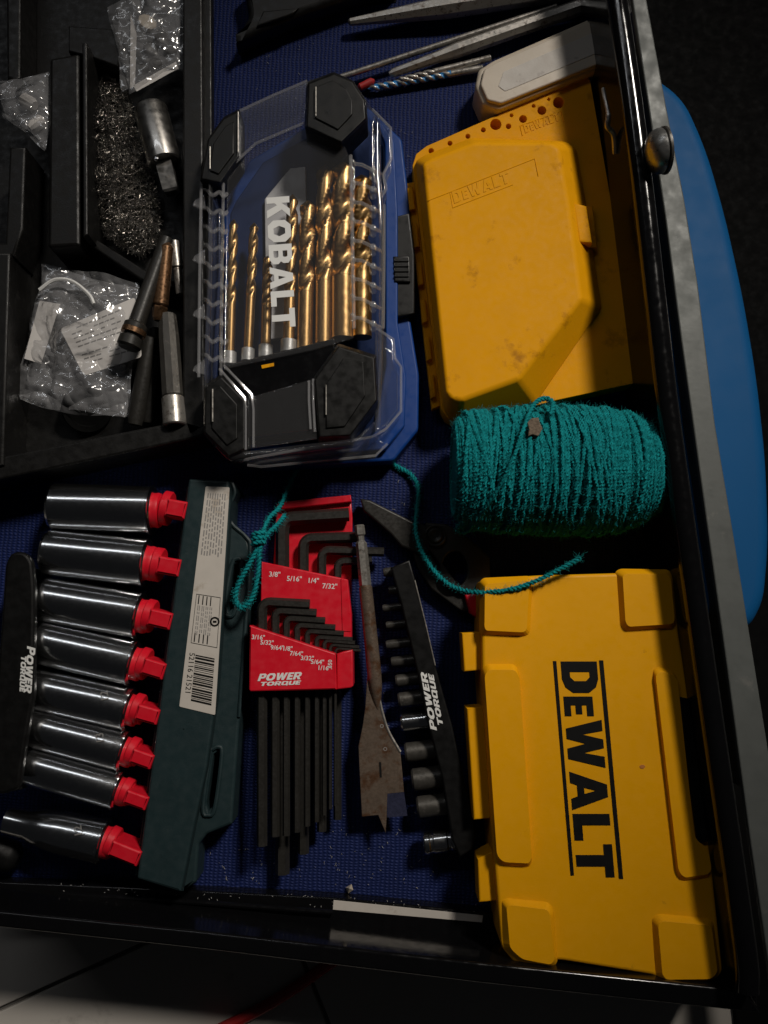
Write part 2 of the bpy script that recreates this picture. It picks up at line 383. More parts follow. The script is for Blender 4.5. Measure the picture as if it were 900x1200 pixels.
shade_ = plate('shade_sheet', [(735, -120), (1100, -120), (1100, 1400), (880, 1400), (840, 1000), (820, 745), (800, 500)], FZ, FZ-0.001, FZ+0.003, M['shadesheet'], None, 0.001)  # added dark sheet, standing in for unlit floor right of the drawer
setp(shade_, 'added black sheet standing in for the dark floor under the blue tub and grey rail', 'mat')
# tool drawer
RZ = 0.063
dr = T('tool_drawer', 'black enamelled metal tool drawer with raised rims', 'drawer', V(450, 600, -0.004))
plate('drawer_bottom', [(-120, -160), (728, -160), (850, 1130), (-120, 1040)], 0, -0.006, -0.0015, M['gloss_black'], dr)
rin = [(690, -150), (716, 0), (738, 150), (757, 300), (777, 460), (800, 640), (832, 880), (868, 1120), (870, 1150)]
rout = [(712, -150), (738, 0), (759, 150), (774, 290), (793, 470), (819, 640), (857, 888), (888, 1113), (892, 1185)]
def strip(name, inn, outn, zref, z0, z1, mat_, parent, bevel=0.001):
    return plate(name, inn + outn[::-1], zref, z0, z1, mat_, parent, bevel)
strip('side_wall', rin, rout, RZ, -0.004, RZ-0.004, M['gloss_black'], dr)
pin_, pout = pxs(rin, RZ), pxs(rout, RZ)
mid = [(a+b)/2 for a, b in zip(pin_, pout)]
tube('rolled_rim', spline([Vector((p.x, p.y, RZ-0.0055)) for p in mid], 4), 0.0058, M['gloss_black'], dr, sides=14)
tube('worn_rim_edge', spline([Vector((p.x, p.y, RZ-0.003)) for p in pxs([(768, 250), (777, 315), (787, 400), (794, 470)], RZ)], 6), 0.0008, M['steel'], dr, sides=6)
# front wall: ledge, lip
BZ = 0.047
bin_ = [(-40, 1064), (240, 1092), (560, 1128), (872, 1160)]
bout = [(-40, 1083), (240, 1113), (560, 1152), (892, 1188)]
strip('front_wall', bin_, bout, BZ, -0.004, BZ, M['gloss_black'], dr, 0.0015)
led_t = [(-40, 1032), (150, 1040), (390, 1052), (600, 1072), (860, 1100)]
led_b = [(-40, 1052), (150, 1062), (390, 1084), (600, 1108), (860, 1138)]
strip('front_ledge', led_t, led_b, 0.010, -0.001, 0.010, M['gloss_black'], dr, 0.001)
ridge = [V(x, y, 0.0125) for x, y in ((-30, 1046), (90, 1049), (240, 1058), (390, 1069))]
tube('ledge_bead', ridge, 0.0014, M['gloss_black'], dr, sides=8)
plate('white_sticker', [(391, 1055), (566, 1073), (565, 1081), (390, 1066)], 0.0106, 0.0100, 0.0106, M['paper'], dr, 0.0001)
plate('drawer_liner', [(-90, -140), (722, -140), (745, 100), (850, 1110), (600, 1085), (300, 1052), (-90, 1034)], 0, -0.0015, 0.0, M['liner'], None, 0.0003)
setp(bpy.data.objects['drawer_liner'], 'woven dark blue fabric liner on the drawer bottom', 'liner')
# dome-headed bolt on the rim
bc = V(768, 178, RZ+0.004)
bt = T('dome_bolt', 'shiny domed steel bolt head on the drawer rim', 'bolt', bc - Vector((0, 0, 0.012)))
ax = (V(790, 172, RZ) - V(750, 178, RZ)).normalized()
lathe('head', bc - ax*0.005, bc + ax*0.01, [(0, 0.0015), (0.0004, 0.0045), (0.0016, 0.008), (0.0035, 0.0104), (0.0060, 0.0115), (0.0080, 0.0117), (0.0090, 0.0108)], M['bolt'], bt, 36)
lathe('washer', bc + ax*0.004, bc + ax*0.006, [(0, 0.0110), (0.0003, 0.0122), (0.0015, 0.0122), (0.0018, 0.0105)], M['darksteel'], bt, 36)
hk = [V(x, y, z) for x, y, z in ((707, 104, 0.046), (709, 116, 0.047), (713, 135, 0.047), (712, 148, 0.045), (719, 158, 0.042), (721, 180, 0.036))]
setp(tube('wire_hook', spline(hk, 6), [0.0012]*12+[0.0016]*19, M['steel'], sides=8), 'small bent wire hook against the inner drawer wall', 'hook')
# grey slide rail beside drawer
gl_ = [(715, -150), (741, 0), (760, 125), (779, 250), (798, 396), (812, 496), (832, 640), (851, 775), (880, 991), (915, 1230)]
gr_ = [(735, -150), (758, 0), (781, 125), (802, 233), (818, 333), (838, 496), (862, 640), (880, 752), (899, 870), (950, 1230)]
rz = 0.030
sr = T('slide_rail', 'dull grey metal rail running along the outside of the drawer', 'rail', V(800, 400, 0))
plate('rail_plate', gl_ + gr_[::-1], rz, rz-0.004, rz, M['rail'], sr, 0.0008)
gm = [(a+b)/2 for a, b in zip(pxs(gl_, rz), pxs(gr_, rz))]
plate_xy('rail_web', [[(p.x-0.002, p.y) for p in gm[1:-1]] + [(p.x+0.002, p.y) for p in gm[1:-1]][::-1]], FZ, rz-0.003, M['darksteel'], sr)
# blue tub
tb = [(700, 60), (770, 84), (806, 112), (832, 170), (855, 250), (876, 345), (892, 440), (903, 540), (906, 640), (900, 705), (884, 735), (860, 742), (800, 700), (760, 500)]
tz = 0.004
tub = T('blue_tub', 'blue plastic tub with a rounded rim outside the drawer', 'tub', V(840, 400, FZ))
tl = rnd(pxs(tb, tz), 0.02, 6)
cx_ = sum((Vector(p) for p in tl), Vector((0, 0)))/len(tl)
def inset(lp, f): return [cx_ + (Vector(p)-cx_)*f for p in lp]
frustum('tub_wall', inset(tl, 0.86), FZ+0.0032, inset(tl, 0.965), tz-0.008, M['tub'], tub, 0)
plate_xy('tub_top', [tl], tz-0.018, tz, M['tub'], tub, 0.0085, res=6)

# ================================================================== LEFT TRAY
TZ = 0.032
tr = T('organizer_tray', 'black plastic parts tray with divided compartments', 'tray', V(110, 260, 0))
plate('tray_floor', [(-120, -160), (236, -160), (238, 500), (-120, 560)], 0.004, 0.001, 0.004, M['tray'], tr)
plate('side_wall', [(214, -160), (236, -160), (240, 500), (222, 512), (214, 490)], TZ, 0.001, TZ, M['tray'], tr, 0.0012)
plate('side_flange', [(236, -160), (247, -160), (250, 480), (240, 505)], TZ-0.006, TZ-0.014, TZ-0.006, M['tray'], tr, 0.001)
plate('front_wall', [(-60, 547), (216, 492), (243, 500), (236, 512), (-60, 575)], TZ, 0.001, TZ, M['tray'], tr, 0.0014)
plate('divider', [(58, 68), (93, 62), (94, 288), (56, 290)], TZ-0.001, 0.004, TZ-0.001, M['tray'], tr, 0.002, r=0.002)
plate('divider', [(96, 50), (102, 50), (103, 274), (97, 277)], TZ+0.003, 0.004, TZ+0.003, M['tray'], tr, 0.001)
plate('divider', [(80, 30), (138, 34), (142, 60), (138, 78), (104, 66), (80, 60)], TZ-0.008, 0.004, TZ-0.008, M['tray'], tr, 0.001)
plate('divider', [(92, 279), (106, 276), (172, 318), (206, 330), (206, 338), (166, 328)], TZ-0.012, 0.004, TZ-0.012, M['tray'], tr, 0.001)
plate('divider', [(7, -60), (25, -60), (24, 92), (8, 92)], TZ-0.004, 0.004, TZ-0.004, M['tray'], tr, 0.0015)
plate('divider', [(11, 172), (30, 172), (27, 268), (16, 300), (-60, 300), (-60, 285), (6, 284)], TZ, 0.004, TZ, M['tray'], tr, 0.0015)
plate('divider', [(-60, 296), (12, 296), (4, 545), (-60, 560)], TZ+0.002, 0.004, TZ+0.002, M['tray'], tr, 0.0015)

# brads heap
hv, hf = [], []
random.seed(3)
def inpoly(x, y, P):
    c = False
    for i in range(len(P)):
        x1, y1 = P[i]; x2, y2 = P[i-1]
        if (y1 > y) != (y2 > y) and x < (x2-x1)*(y-y1)/(y2-y1)+x1: c = not c
    return c
HP = [(108, 92), (125, 88), (143, 98), (152, 118), (160, 150), (178, 205), (190, 250), (186, 285), (165, 303), (145, 292), (105, 262)]
cnt = 0
while cnt < 4200:
    x, y = random.uniform(104, 192), random.uniform(86, 305)
    if not inpoly(x, y, HP): continue
    edge = min(math.hypot(x-a, y-b) for a, b in HP)/40
    h = 0.006 + 0.019*min(1, edge)*(0.65+0.35*noise.noise(Vector((x/22, y/22, 0))))
    z = 0.005 + h*random.uniform(0.35, 1.0)
    c = V(x, y, z); a = random.uniform(0, math.pi); e = random.gauss(0, 0.35); L = random.uniform(0.002, 0.0048)
    d = Vector((math.cos(a)*math.cos(e), math.sin(a)*math.cos(e), math.sin(e)))
    tube_data([c-d*L/2, c+d*L/2], 0.00028, 4, 0.3, True, hv, hf); cnt += 1
br = mesh('wire_brads', hv, hf, M['pin']); setp(br, 'heap of tiny silvery wire brads in the tray compartment', 'nails', kind='stuff')

# silver socket adapter
A, B = V(176, 126, 0.024), V(193, 192, 0.024); C = V(203, 232, 0.022)
ad = T('socket_adapter', 'silver steel socket adapter lying beside the heap of brads', 'adapter', V(186, 180, 0.005))
Lh = (B-A).length
lathe('barrel', A, B, [(0.001, 0.004), (0.0, 0.0075), (0.0006, 0.0092), (0.002, 0.0098), (Lh-0.001, 0.0098), (Lh, 0.009)], M['satin'], ad, 32)
lathe('drive_square', B, C, [(0, 0.0065), (0.012, 0.0062), (0.0165, 0.0060), (0.018, 0.005)], M['satin'], ad, 4, 20)
cmid = V(183, 186, 0.0335); lathe('detent_ball', cmid, cmid+Vector((0, 0, 0.002)), [(0, 0.0016), (0.0006, 0.0013), (0.001, 0.0006)], M['chrome'], ad, 12)
# bars
def bar(name, label, cat, pts, prof, m, sides=24, group=None):
    A, B = pts; L = (B-A).length
    o = lathe(name, A, B, [(s*L, r) for s, r in prof], m, None, sides); setp(o, label, cat, group); return o
exb = T('extension_bar', 'black extension bar with ringed end lying on the plastic bag', 'bar', V(170, 350, 0.02))
A, B = V(196, 278, 0.030), V(150, 408, 0.034); L = (B-A).length
lathe('shaft', A, B, [(0, 0.002), (0.001, 0.0038), (L*0.78, 0.0048), (L*0.8, 0.005)], M['oxide'], exb, 24)
lathe('socket_end', A+(B-A)*0.78, B, [(0, 0.0052), (0.0012, 0.0066), (L*0.085, 0.0066), (L*0.095, 0.0052), (L*0.12, 0.0052), (L*0.13, 0.0066), (L*0.20, 0.0068), (L*0.22, 0.0055)], M['oxide'], exb, 28)
lathe('bronze_band', A+(B-A)*0.835, B, [(0, 0.0067), (0.0002, 0.0069), (0.003, 0.0069), (0.0032, 0.0067)], M['bronze'], exb, 28)
bb = T('bronze_bar', 'bronze coloured thin driver bar behind the black extension bar', 'bar', V(190, 330, 0.02))
A, B = V(196, 282, 0.031), V(186, 376, 0.028); L = (B-A).length
lathe('shaft', A, B, [(0, 0.0015), (0.004, 0.004), (L*0.80, 0.0046), (L*0.82, 0.0040)], M['bronze'], bb, 20)
lathe('tip', A+(B-A)*0.82, B, [(0, 0.0038), (0.001, 0.0044), (L*0.12, 0.0040), (L*0.18, 0.0028)], M['bronze'], bb, 6)
nd = T('nut_driver', 'grey nut driver shaft with hexagonal socket mouth at the tray corner', 'nut driver', V(203, 450, 0.01))
A, B = V(196, 368, 0.026), V(205, 499, 0.032); L = (B-A).length
lathe('shaft', A, B, [(0, 0.003), (0.001, 0.0050), (L*0.2, 0.0058), (L*0.74, 0.0062), (L*0.75, 0.0058)], M['darksteel'], nd, 10)
lathe('socket', A+(B-A)*0.75, B, [(0, 0.0055), (0.0008, 0.0064), (L*0.24, 0.0066), (L*0.25, 0.0060), (L*0.251, 0.0042), (L*0.21, 0.0040)], M['steel'], nd, 24)
bar('black_rod', 'thin black rod beside the nut driver in the tray', 'rod', (V(176, 395, 0.018), V(158, 498, 0.016)), [(0, 0.003), (0.02, 0.0045), (0.9, 0.0048), (1, 0.004)], M['oxide'])
bar('bronze_rod', 'dull brown rod between the black rod and the nut driver', 'rod', (V(184, 385, 0.014), V(174, 496, 0.012)), [(0, 0.003), (0.02, 0.0042), (0.5, 0.0042), (0.52, 0.0034), (0.98, 0.0034), (1, 0.003)], M['oxide'])
bar('steel_pin', 'short shiny steel pin near the top of the bars', 'pin', (V(204, 282, 0.024), V(211, 345, 0.022)), [(0, 0.002), (0.03, 0.0034), (0.5, 0.0036), (0.52, 0.0026), (1, 0.0024)], M['steel'])
co = lathe('black_collar', V(102, 476, 0.006), V(102, 476, 0.02) + Vector((0, -0.004, 0.0)), [(0, 0.0140), (0.008, 0.0140), (0.0095, 0.0132), (0.0095, 0.0100), (0.0075, 0.0098), (0.0074, 0.002)], M['black'], None, 40)
setp(co, 'round black collar under the plastic bag by the tray front', 'collar')

# plastic bags
def bag(name, label, corners, z0, h, m, seed, n=26, extra=0.0):
    t = T(name, label, 'bag', V(sum(c[0] for c in corners)/4, sum(c[1] for c in corners)/4, 0.004))
    P = [V(x, y, z0) for x, y in corners]; vs_, fs = [], []
    for side in (0, 1):
        for j in range(n+1):
            for i in range(n+1):
                u, v = i/n, j/n
                p = P[0]*(1-u)*(1-v) + P[1]*u*(1-v) + P[2]*u*v + P[3]*(1-u)*v
                bulge = (math.sin(math.pi*min(max(u, 0), 1))*math.sin(math.pi*v))**0.55 if 0 < u < 1 and 0 < v < 1 else 0
                q = Vector((p.x*70+seed, p.y*70, side*3.1))
                d, _ = noise.voronoi(q)[0:2]
                cr = (d[1]-d[0])*0.5
                nn = noise.noise(q*0.8)
                e = noise.noise_vector(q*0.6)*0.0035 + noise.noise_vector(q*0.25)*0.004
                z = (bulge*h*(0.55+0.35*cr+0.5*nn) + 0.005*cr*(0.25+bulge) + 0.0015*abs(noise.noise(q*1.7))) if side == 0 else -0.001*bulge
                vs_.append(Vector((p.x+e.x, p.y+e.y, p.z+max(z, -0.002)+ (0.0008 if side == 0 else 0))))
        b0 = side*(n+1)*(n+1)
        for j in range(n):
            for i in range(n):
                a = b0+j*(n+1)+i
                fs.append((a, a+1, a+n+2, a+n+1))
    mesh('film', vs_, fs, m, t, 22); return t
bg1 = bag('parts_bag', 'crumpled clear bag with a white printed card in the tray', [(50, 308), (164, 335), (150, 486), (24, 468)], 0.016, 0.013, M['bag'], 3.3, 34)
cardO = [(70, 385), (158, 348), (166, 418), (98, 440)]
plate('printed_card', cardO, 0.022, 0.0214, 0.0217, M['whitepaper'], bg1, 0.00005, r=0.002)
cv = lambda u, v: V(70+88*u+v*(28+0*u), 385-37*u+v*(55+15*u), 0.022)
for k in range(9):
    u0 = 0.10; u1 = 0.10 + random.uniform(0.6, 0.82); v = 0.10 + 0.085*k
    if k == 5: continue
    a, b = cv(u0, v), cv(u1, v); hw = Vector((0, 0.00045))
    nseg = 9; 
    for s in range(nseg):
        if random.random() < 0.15: continue
        p, q = a.lerp(b, s/nseg).xy, a.lerp(b, (s+0.8)/nseg).xy
        plate_xy('print_line', [[p-hw, q-hw, q+hw, p+hw]], 0.02171, 0.02176, M['greyink'], bg1, 0.00001, res=0)
st = plate('paper_slip', [(46, 352), (70, 356), (48, 426), (28, 420)], 0.020, 0.0194, 0.0197, M['whitepaper'], bg1, 0.00005)
tube('cable_tie', spline([V(x, y, 0.026) for x, y in ((46, 340), (64, 328), (85, 330), (104, 345), (110, 356))], 6), 0.0011, M['white'], bg1, 6)
bg2 = bag('fittings_bag', 'small clear bag of dark fittings at the top of the tray', [(134, 8), (216, -30), (214, 78), (148, 112)], 0.024, 0.008, M['bag'], 9.1, 26)
plate('paper_slip', [(153, 16), (160, 40), (158, 100), (152, 104)], 0.026, 0.0256, 0.0259, M['whitepaper'], bg2, 0.00005)
plate('paper_slip', [(156, 100), (206, 72), (209, 80), (160, 107)], 0.026, 0.0256, 0.0259, M['whitepaper'], bg2, 0.00005)
for k, (x, y, r_) in enumerate(((176, 60, 9), (190, 48, 10), (182, 78, 8), (200, 62, 8), (168, 84, 6), (172, 30, 11))):
    c = V(x, y, 0.022); lathe('fitting', c, c+Vector((0.002, 0.001, 0.004)), [(0, r_*PX*0.8), (0.001, r_*PX), (0.003, r_*PX), (0.004, r_*PX*0.6)], M['oxide'] if k < 5 else M['cream'], bg2, 14)
bg3 = bag('hardware_bag', 'cloudy clear bag of white parts at the left edge of the tray', [(-6, 96), (57, 88), (56, 176), (4, 140)], 0.024, 0.010, M['bag2'], 5.7, 22)
for k, (x, y) in enumerate(((34, 120), (43, 146))):
    c = V(x, y, 0.025); d = Vector((random.uniform(-1, 1), random.uniform(-1, 1), 0.2)).normalized()
    lathe('white_part', c-d*0.005, c+d*0.005, [(0, 0.003), (0.001, 0.004), (0.007, 0.004), (0.01, 0.0025)], M['whitepaper'], bg3, 10)

# ================================================================== DRILL BIT CASE WITH CLEAR LID
KZ = 0.050
kc = T('drill_bit_case', 'blue drill bit case with clear lid and black corner caps', 'case', V(380, 340, 0))
base_px = [(292, 190), (395, 128), (432, 128), (471, 165), (480, 240), (480, 372), (491, 440), (490, 505), (461, 541), (312, 549), (262, 530), (262, 250)]
kb = plate('case_base', base_px, 0.012, 0.0005, 0.014, M['blue'], kc, 0.0015, r=0.002)
plate('case_rim', [(440, 140), (462, 170), (466, 250), (466, 380), (476, 445), (474, 500), (452, 528), (318, 540), (268, 524), (268, 512), (306, 524), (438, 514), (452, 430), (451, 172)], 0.016, 0.0138, 0.020, M['blue'], kc, 0.001)
plate('latch', [(456, 256), (480, 250), (486, 300), (486, 368), (458, 374), (454, 340)], 0.018, 0.004, 0.019, M['capblack'], kc, 0.0012)
plate('latch_grip', [(461, 300), (480, 300), (481, 330), (462, 330)], 0.021, 0.0185, 0.021, M['capblack'], kc, 0.0008)
for s in range(4):
    plate('latch_rib', [(462, 304+6*s), (479, 304+6*s), (479, 306+6*s), (462, 306+6*s)], 0.022, 0.0208, 0.0218, M['capblack'], kc, 0.0002)
plate('inner_tray', [(276, 236), (308, 190), (394, 142), (424, 142), (449, 172), (450, 430), (436, 512), (306, 522), (270, 506), (270, 250)], 0.0150, 0.0130, 0.0150, M['navy'], kc, 0.0008)
# inner plaque
plate('plaque', [(310, 233), (340, 197), (358, 195), (362, 392), (312, 398)], 0.0185, 0.0142, 0.0185, M['plaque'], kc, 0.0005)
# bit holder bar
frustum('bit_holder', pxs([(262, 428), (398, 392), (404, 500), (290, 512), (262, 498)], 0.034), 0.014, pxs([(262, 428), (392, 396), (398, 500), (290, 512), (262, 498)], 0.044), 0.044, M['gloss_black'], kc, 0.001)
plate('orange_mark', [(306, 428), (321, 425), (321, 429), (307, 432)], 0.0445, 0.0438, 0.0445, M['yellow2'], kc, 0.0001)
# lid
lid_px = [(243, 168), (281, 128), (360, 93), (392, 84), (415, 95), (446, 140), (446, 200), (450, 250), (450, 380), (446, 500), (420, 522), (268, 540), (238, 510), (238, 445), (243, 300)]
ko_lid = plate('clear_lid', lid_px, KZ, 0.022, KZ, M['clear'], kc, 0.0018, r=0.002,
   holes=[[(x+(345-x)*0.055, y+(320-y)*0.045) for x, y in lid_px]])
plate('lid_window', [(266, 210), (300, 168), (356, 146), (404, 170), (416, 200), (414, 396), (366, 410), (262, 432)], KZ-0.004, KZ-0.0055, KZ-0.004, M['clear'], kc, 0.0005)
plate('lid_band', [(281, 130), (360, 96), (357, 143), (300, 167), (276, 190)], KZ-0.001, KZ-0.0025, KZ-0.001, M['clear'], kc, 0.0006)
plate('lid_front_band', [(290, 466), (366, 444), (372, 514), (290, 526)], KZ, KZ-0.0015, KZ, M['clear'], kc, 0.0006)
# clear lower skirt on the right, with hooked outline
for pts in ([(440, 128), (458, 150), (459, 186), (449, 205), (453, 222), (446, 230), (436, 200), (436, 140)],
            [(440, 384), (461, 398), (463, 420), (470, 430), (470, 482), (452, 503), (440, 510)]):
    plate('lid_step', pts, 0.036, 0.0205, 0.036, M['clear'], kc, 0.001, holes=[[(x+(447-x)*0.22, y+(sum(q[1] for q in pts)/len(pts)-y)*0.12) for x, y in pts]])
for pts, zz in (([(436, 128), (458, 150), (459, 186), (449, 205), (453, 222), (446, 232)], 0.036), ([(440, 384), (461, 398), (463, 420), (470, 430), (470, 482), (452, 503), (436, 512), (300, 536), (276, 541)], 0.036), ([(290, 545), (306, 547), (440, 534), (454, 520)], 0.030),
                ([(281, 130), (320, 112), (360, 95)], KZ), ([(276, 190), (300, 168), (357, 144)], KZ-0.003)):
    tube('lid_edge', [V(x, y, zz) for x, y in pts], 0.0008, M['edge'], kc, 6)
plate('lid_front_step', [(290, 532), (440, 512), (452, 520), (440, 534), (306, 547), (276, 540)], 0.030, 0.0205, 0.030, M['clear'], kc, 0.001)
# ribs on both sides of the lid
for k in range(10):
    y = 222 + k*21.5
    rp = [V(x, yy, z) for x, yy, z in ((238, y, 0.040), (243, y+1, 0.046), (249, y+7, 0.0495), (257, y+3, 0.0495), (262, y+8, 0.050), (266, y+5, 0.048))]
    tube('lid_rib', spline(rp, 4), 0.0011, M['edge'], kc, 6)
    if k % 3 == 0:
        plate('lid_tooth', [(240, y+6), (228, y+14), (226, y+19), (232, y+22), (241, y+24)], 0.042, 0.041, 0.043, M['edge'], kc, 0.0005)
for x0, x1 in ((236, 240), (262, 266)):
    tube('lid_edge', [V(x0, 215, 0.047), V(x0-2, 330, 0.047), V(x0-3, 442, 0.047)], 0.0009, M['edge'], kc, 6)
for k in range(9):
    y = 190 + k*22.5
    plate('lid_stud', circ(437, y+9, 4.5, 10), 0.047, 0.038, 0.047, M['edge'], kc, 0.001)
    plate('lid_stud', circ(413, y, 3.5, 10), 0.050, 0.044, 0.051, M['edge'], kc, 0.001)
    tube('lid_rib', [V(415, y+2, 0.050), V(424, y+3, 0.0505), V(434, y+8, 0.047), V(446, y+14, 0.040)], 0.0010, M['edge'], kc, 6)
tube('lid_edge', [V(411, 182, 0.050), V(413, 280, 0.050), V(415, 385, 0.050)], 0.0011, M['edge'], kc, 6)
tube('lid_edge', [V(450, 240, 0.036), V(450, 300, 0.036), V(449, 385, 0.036)], 0.0010, M['edge'], kc, 6)
# chromed-looking moulded edges at the front
for pts in ([(262, 428), (268, 434), (295, 462), (297, 480), (297, 524)], [(257, 432), (264, 440), (287, 466), (288, 484), (288, 527)], [(362, 446), (362, 470), (364, 503)], [(367, 444), (367, 470), (369, 506)]):
    tube('lid_edge', [V(x, y, KZ+0.0006) for x, y in pts], 0.0007, M['edge'], kc, 8)
def cap(pts, inner, hl=None):
    c = frustum('corner_cap', pxs(pts, KZ-0.004), KZ-0.004, [Vector(p)*1.0 for p in pxs([(sum(q[0] for q in pts)/len(pts)*0.07+x*0.93, sum(q[1] for q in pts)/len(pts)*0.07+y*0.93) for x, y in pts], KZ+0.0025)], KZ+0.0025, M['capblack'], kc, 0.0008, 2, skirt=KZ-0.022)
    plate('raised_panel', inner, KZ+0.0032, KZ+0.0018, KZ+0.0034, M['capblack'], c, 0.0005, r=0.0006)
cap([(234, 212), (243, 163), (262, 137), (281, 127), (281, 184), (258, 217)], [(246, 200), (250, 168), (264, 148), (274, 142), (274, 180), (256, 204)])
cap([(359, 96), (391, 84), (414, 94), (429, 117), (431, 140), (400, 170), (357, 150)], [(369, 102), (390, 94), (406, 104), (413, 118), (413, 134), (396, 152), (369, 138)])
cap([(239, 452), (259, 438), (288, 467), (288, 529), (268, 538), (238, 508)], [(248, 460), (258, 452), (278, 474), (278, 514), (266, 522), (248, 502)])
cap([(366, 444), (396, 402), (441, 416), (444, 470), (411, 514), (372, 516)], [(382, 450), (402, 420), (426, 424), (428, 464), (404, 500), (382, 502)])
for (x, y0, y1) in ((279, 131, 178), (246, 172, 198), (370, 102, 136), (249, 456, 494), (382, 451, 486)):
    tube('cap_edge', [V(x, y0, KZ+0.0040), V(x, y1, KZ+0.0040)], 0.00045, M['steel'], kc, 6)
# KOBALT
O = V(311, 228, KZ).xy; a = (V(318, 382, KZ).xy - O)
b = Vector((-a.y, a.x)).normalized()*(27*PX*0.90)
b = V(338, 226, KZ).xy - V(311, 228, KZ).xy
word('brand_lettering', 'KOBALT', O, a, b, KZ-0.0038, M['white'], kc, gap=0.10, fit=a.length)
# drill bits in the case
ordn = ['first', 'second', 'third', 'fourth', 'fifth', 'sixth', 'seventh']
def drill(name, label, A, B, r, flute, m, collar=None, group=None, turns=4.0, mflute=None):
    """twist drill from tip A to shank end B"""
    t = T(name, label, 'drill bit', (A+B)/2 - Vector((0, 0, r)), group)
    d = (B-A); L = d.length; d.normalize()
    up = Vector((0, 0, 1)); u = (up-d*up.dot(d)).normalized(); v = d.cross(u)
    n, S = 90, 20; vs_, fs = [], []
    for i in range(n+1):
        s = flute*i/n; ph = 2*math.pi*turns*i/n
        k = min(1, (i+0.6)/7); fade = 1 if i < n*0.93 else max(0, (n-i)/(n*0.07))
        for j in range(S):
            a = 2*math.pi*j/S
            g = max(0, math.cos(2*(a-ph)))**0.8
            rr = r*k*(1-0.40*g*fade)
            vs_.append(A+d*(s)+u*math.cos(a)*rr+v*math.sin(a)*rr)
    for i in range(n):
        for j in range(S):
            q = (j+1) % S; fs.append((i*S+j, i*S+q, (i+1)*S+q, (i+1)*S+j))
    fs.append(tuple(reversed(range(S)))); fs.append(tuple(n*S+j for j in range(S)))
    fl = mesh('flutes', vs_, fs, m, t, 50)
    if mflute:
        fl.data.materials.append(mflute)
        for p in fl.data.polygons:
            i, j = divmod(p.index, S)
            if p.index < n*S:
                a = 2*math.pi*(j+0.5)/S; ph = 2*math.pi*turns*(i+0.5)/n
                if math.cos(2*(a-ph)) > 0.15: p.material_index = 1
    lathe('shank', A+d*flute*0.995, B, [(0, r*0.97), (L-flute, r*0.97)], m, t, 20)
    if collar: lathe('collar', B-d*collar, B, [(0, r*1.0), (0.0006, r*1.35), (collar-0.0005, r*1.35), (collar, r*1.1)], M['lead'], t, 20)
kz = 0.030
kb_ = [((274, 257), (269, 428), 4.6, .60, 1), ((298, 261), (290, 424), 4.6, .55, 1), ((314, 300), (311, 420), 5.0, .5, 1), ((343, 228), (338, 414), 5.8, .62, 1),
       ((361, 235), (357, 412), 7.2, .62, 0), ((381, 193), (379, 404), 7.8, .66, 0), ((402, 190), (402, 398), 10.5, .66, 0), ((424, 205), (424, 396), 9.0, .6, 0)]  # last entry is an added bit standing in for a golden reflection
kl = ['thinnest gold drill bit, leftmost in the clear-lidded case', 'second gold drill bit from the left in the clear-lidded case', 'gold drill bit half hidden under the white brand lettering', 'fourth gold drill bit from the left, with a zinc collar', 'fifth gold drill bit from the left, without a collar', 'second thickest gold drill bit, sixth from the left', 'thickest gold drill bit, seventh from the left, beside the ribbed edge', 'golden reflection built as an added bit behind the clear ribs, rightmost in the case']
for k, (p, q, r, fl, col) in enumerate(kb_):
    A, B = V(*p, kz), V(*q, kz); L = (B-A).length
    drill('drill_bit', kl[k], A, B, r*PX*(1.2 if r < 6 else 1.32), L*fl, M['gold'], 0.008 if col else None, 'gold drill bits in the clear-lidded case', turns=1.15 + (0.5 if r < 6 else 0))

# ================================================================== UPPER YELLOW CASE
def q2(x, y): return (460+x/2.8125, 80+y/2.8125)
yc = T('yellow_bit_box', 'scuffed yellow drill index box with angled raised lid', 'case', V(610, 290, 0))
yb = [q2(*p) for p in ((66, 320), (78, 282), (112, 256), (640, 24), (652, 40), (824, 1032), (540, 1094), (222, 1174), (178, 1150), (160, 1120))]
hl = [(125,265,9),(187,240,8),(246,217,8),(297,196,8),(338,178,19),(380,184,9),(390,148,6),(428,160,13),(463,117,6),(490,132,15),(513,95,5),(545,106,19)]
holes = [[q2(*p) for p in circ(x+2, y+7, r*0.95, 14)] for x, y, r in hl]
YZ = 0.016
plate('index_plate', yb, YZ, 0.006, YZ, M['yellow2'], yc, 0.0004, res=1, holes=holes)
plate('box_base', yb, YZ, 0.0005, 0.0075, M['yellow2'], yc, 0.0012)
LZ = 0.034
lb = [(72, 305), (100, 285), (260, 226), (575, 238), (610, 262), (640, 430), (694, 790), (478, 1106), (218, 1172), (178, 1150), (164, 1118)]
lt = [(100, 318), (122, 302), (266, 246), (520, 246), (548, 262), (580, 440), (622, 762), (416, 1024), (228, 1094), (196, 1090), (176, 1070)]
# lid loops: bottom seen at plate level, top seen at lid level
frustum('lid', pxs([q2(*p) for p in lb], YZ+0.001), YZ+0.0005, pxs([q2(*p) for p in lt], LZ), LZ, M['yellow2'], yc, 0.0022, 4, angle=60)
hinge = [(44, 378), (66, 374), (92, 520), (156, 1116), (128, 1124), (70, 640)]
plate('hinge_flange', [q2(*p) for p in ((46, 378), (80, 372), (158, 1112), (130, 1124))], 0.011, 0.004, 0.011, M['yellow2'], yc, 0.0008)
for k in range(6):
    t0, t1 = k/6+0.02, (k+0.72)/6
    f = lambda s, t: q2((46 if s == 0 else 66)*(1-t)+(130 if s == 0 else 148)*t, (378 if s == 0 else 374)*(1-t)+(1124 if s == 0 else 1116)*t)
    plate('hinge_knuckle', [f(0, t0), f(1, t0), f(1, t1), f(0, t1)], 0.0145, 0.010, 0.0145, M['yellow2'], yc, 0.001)
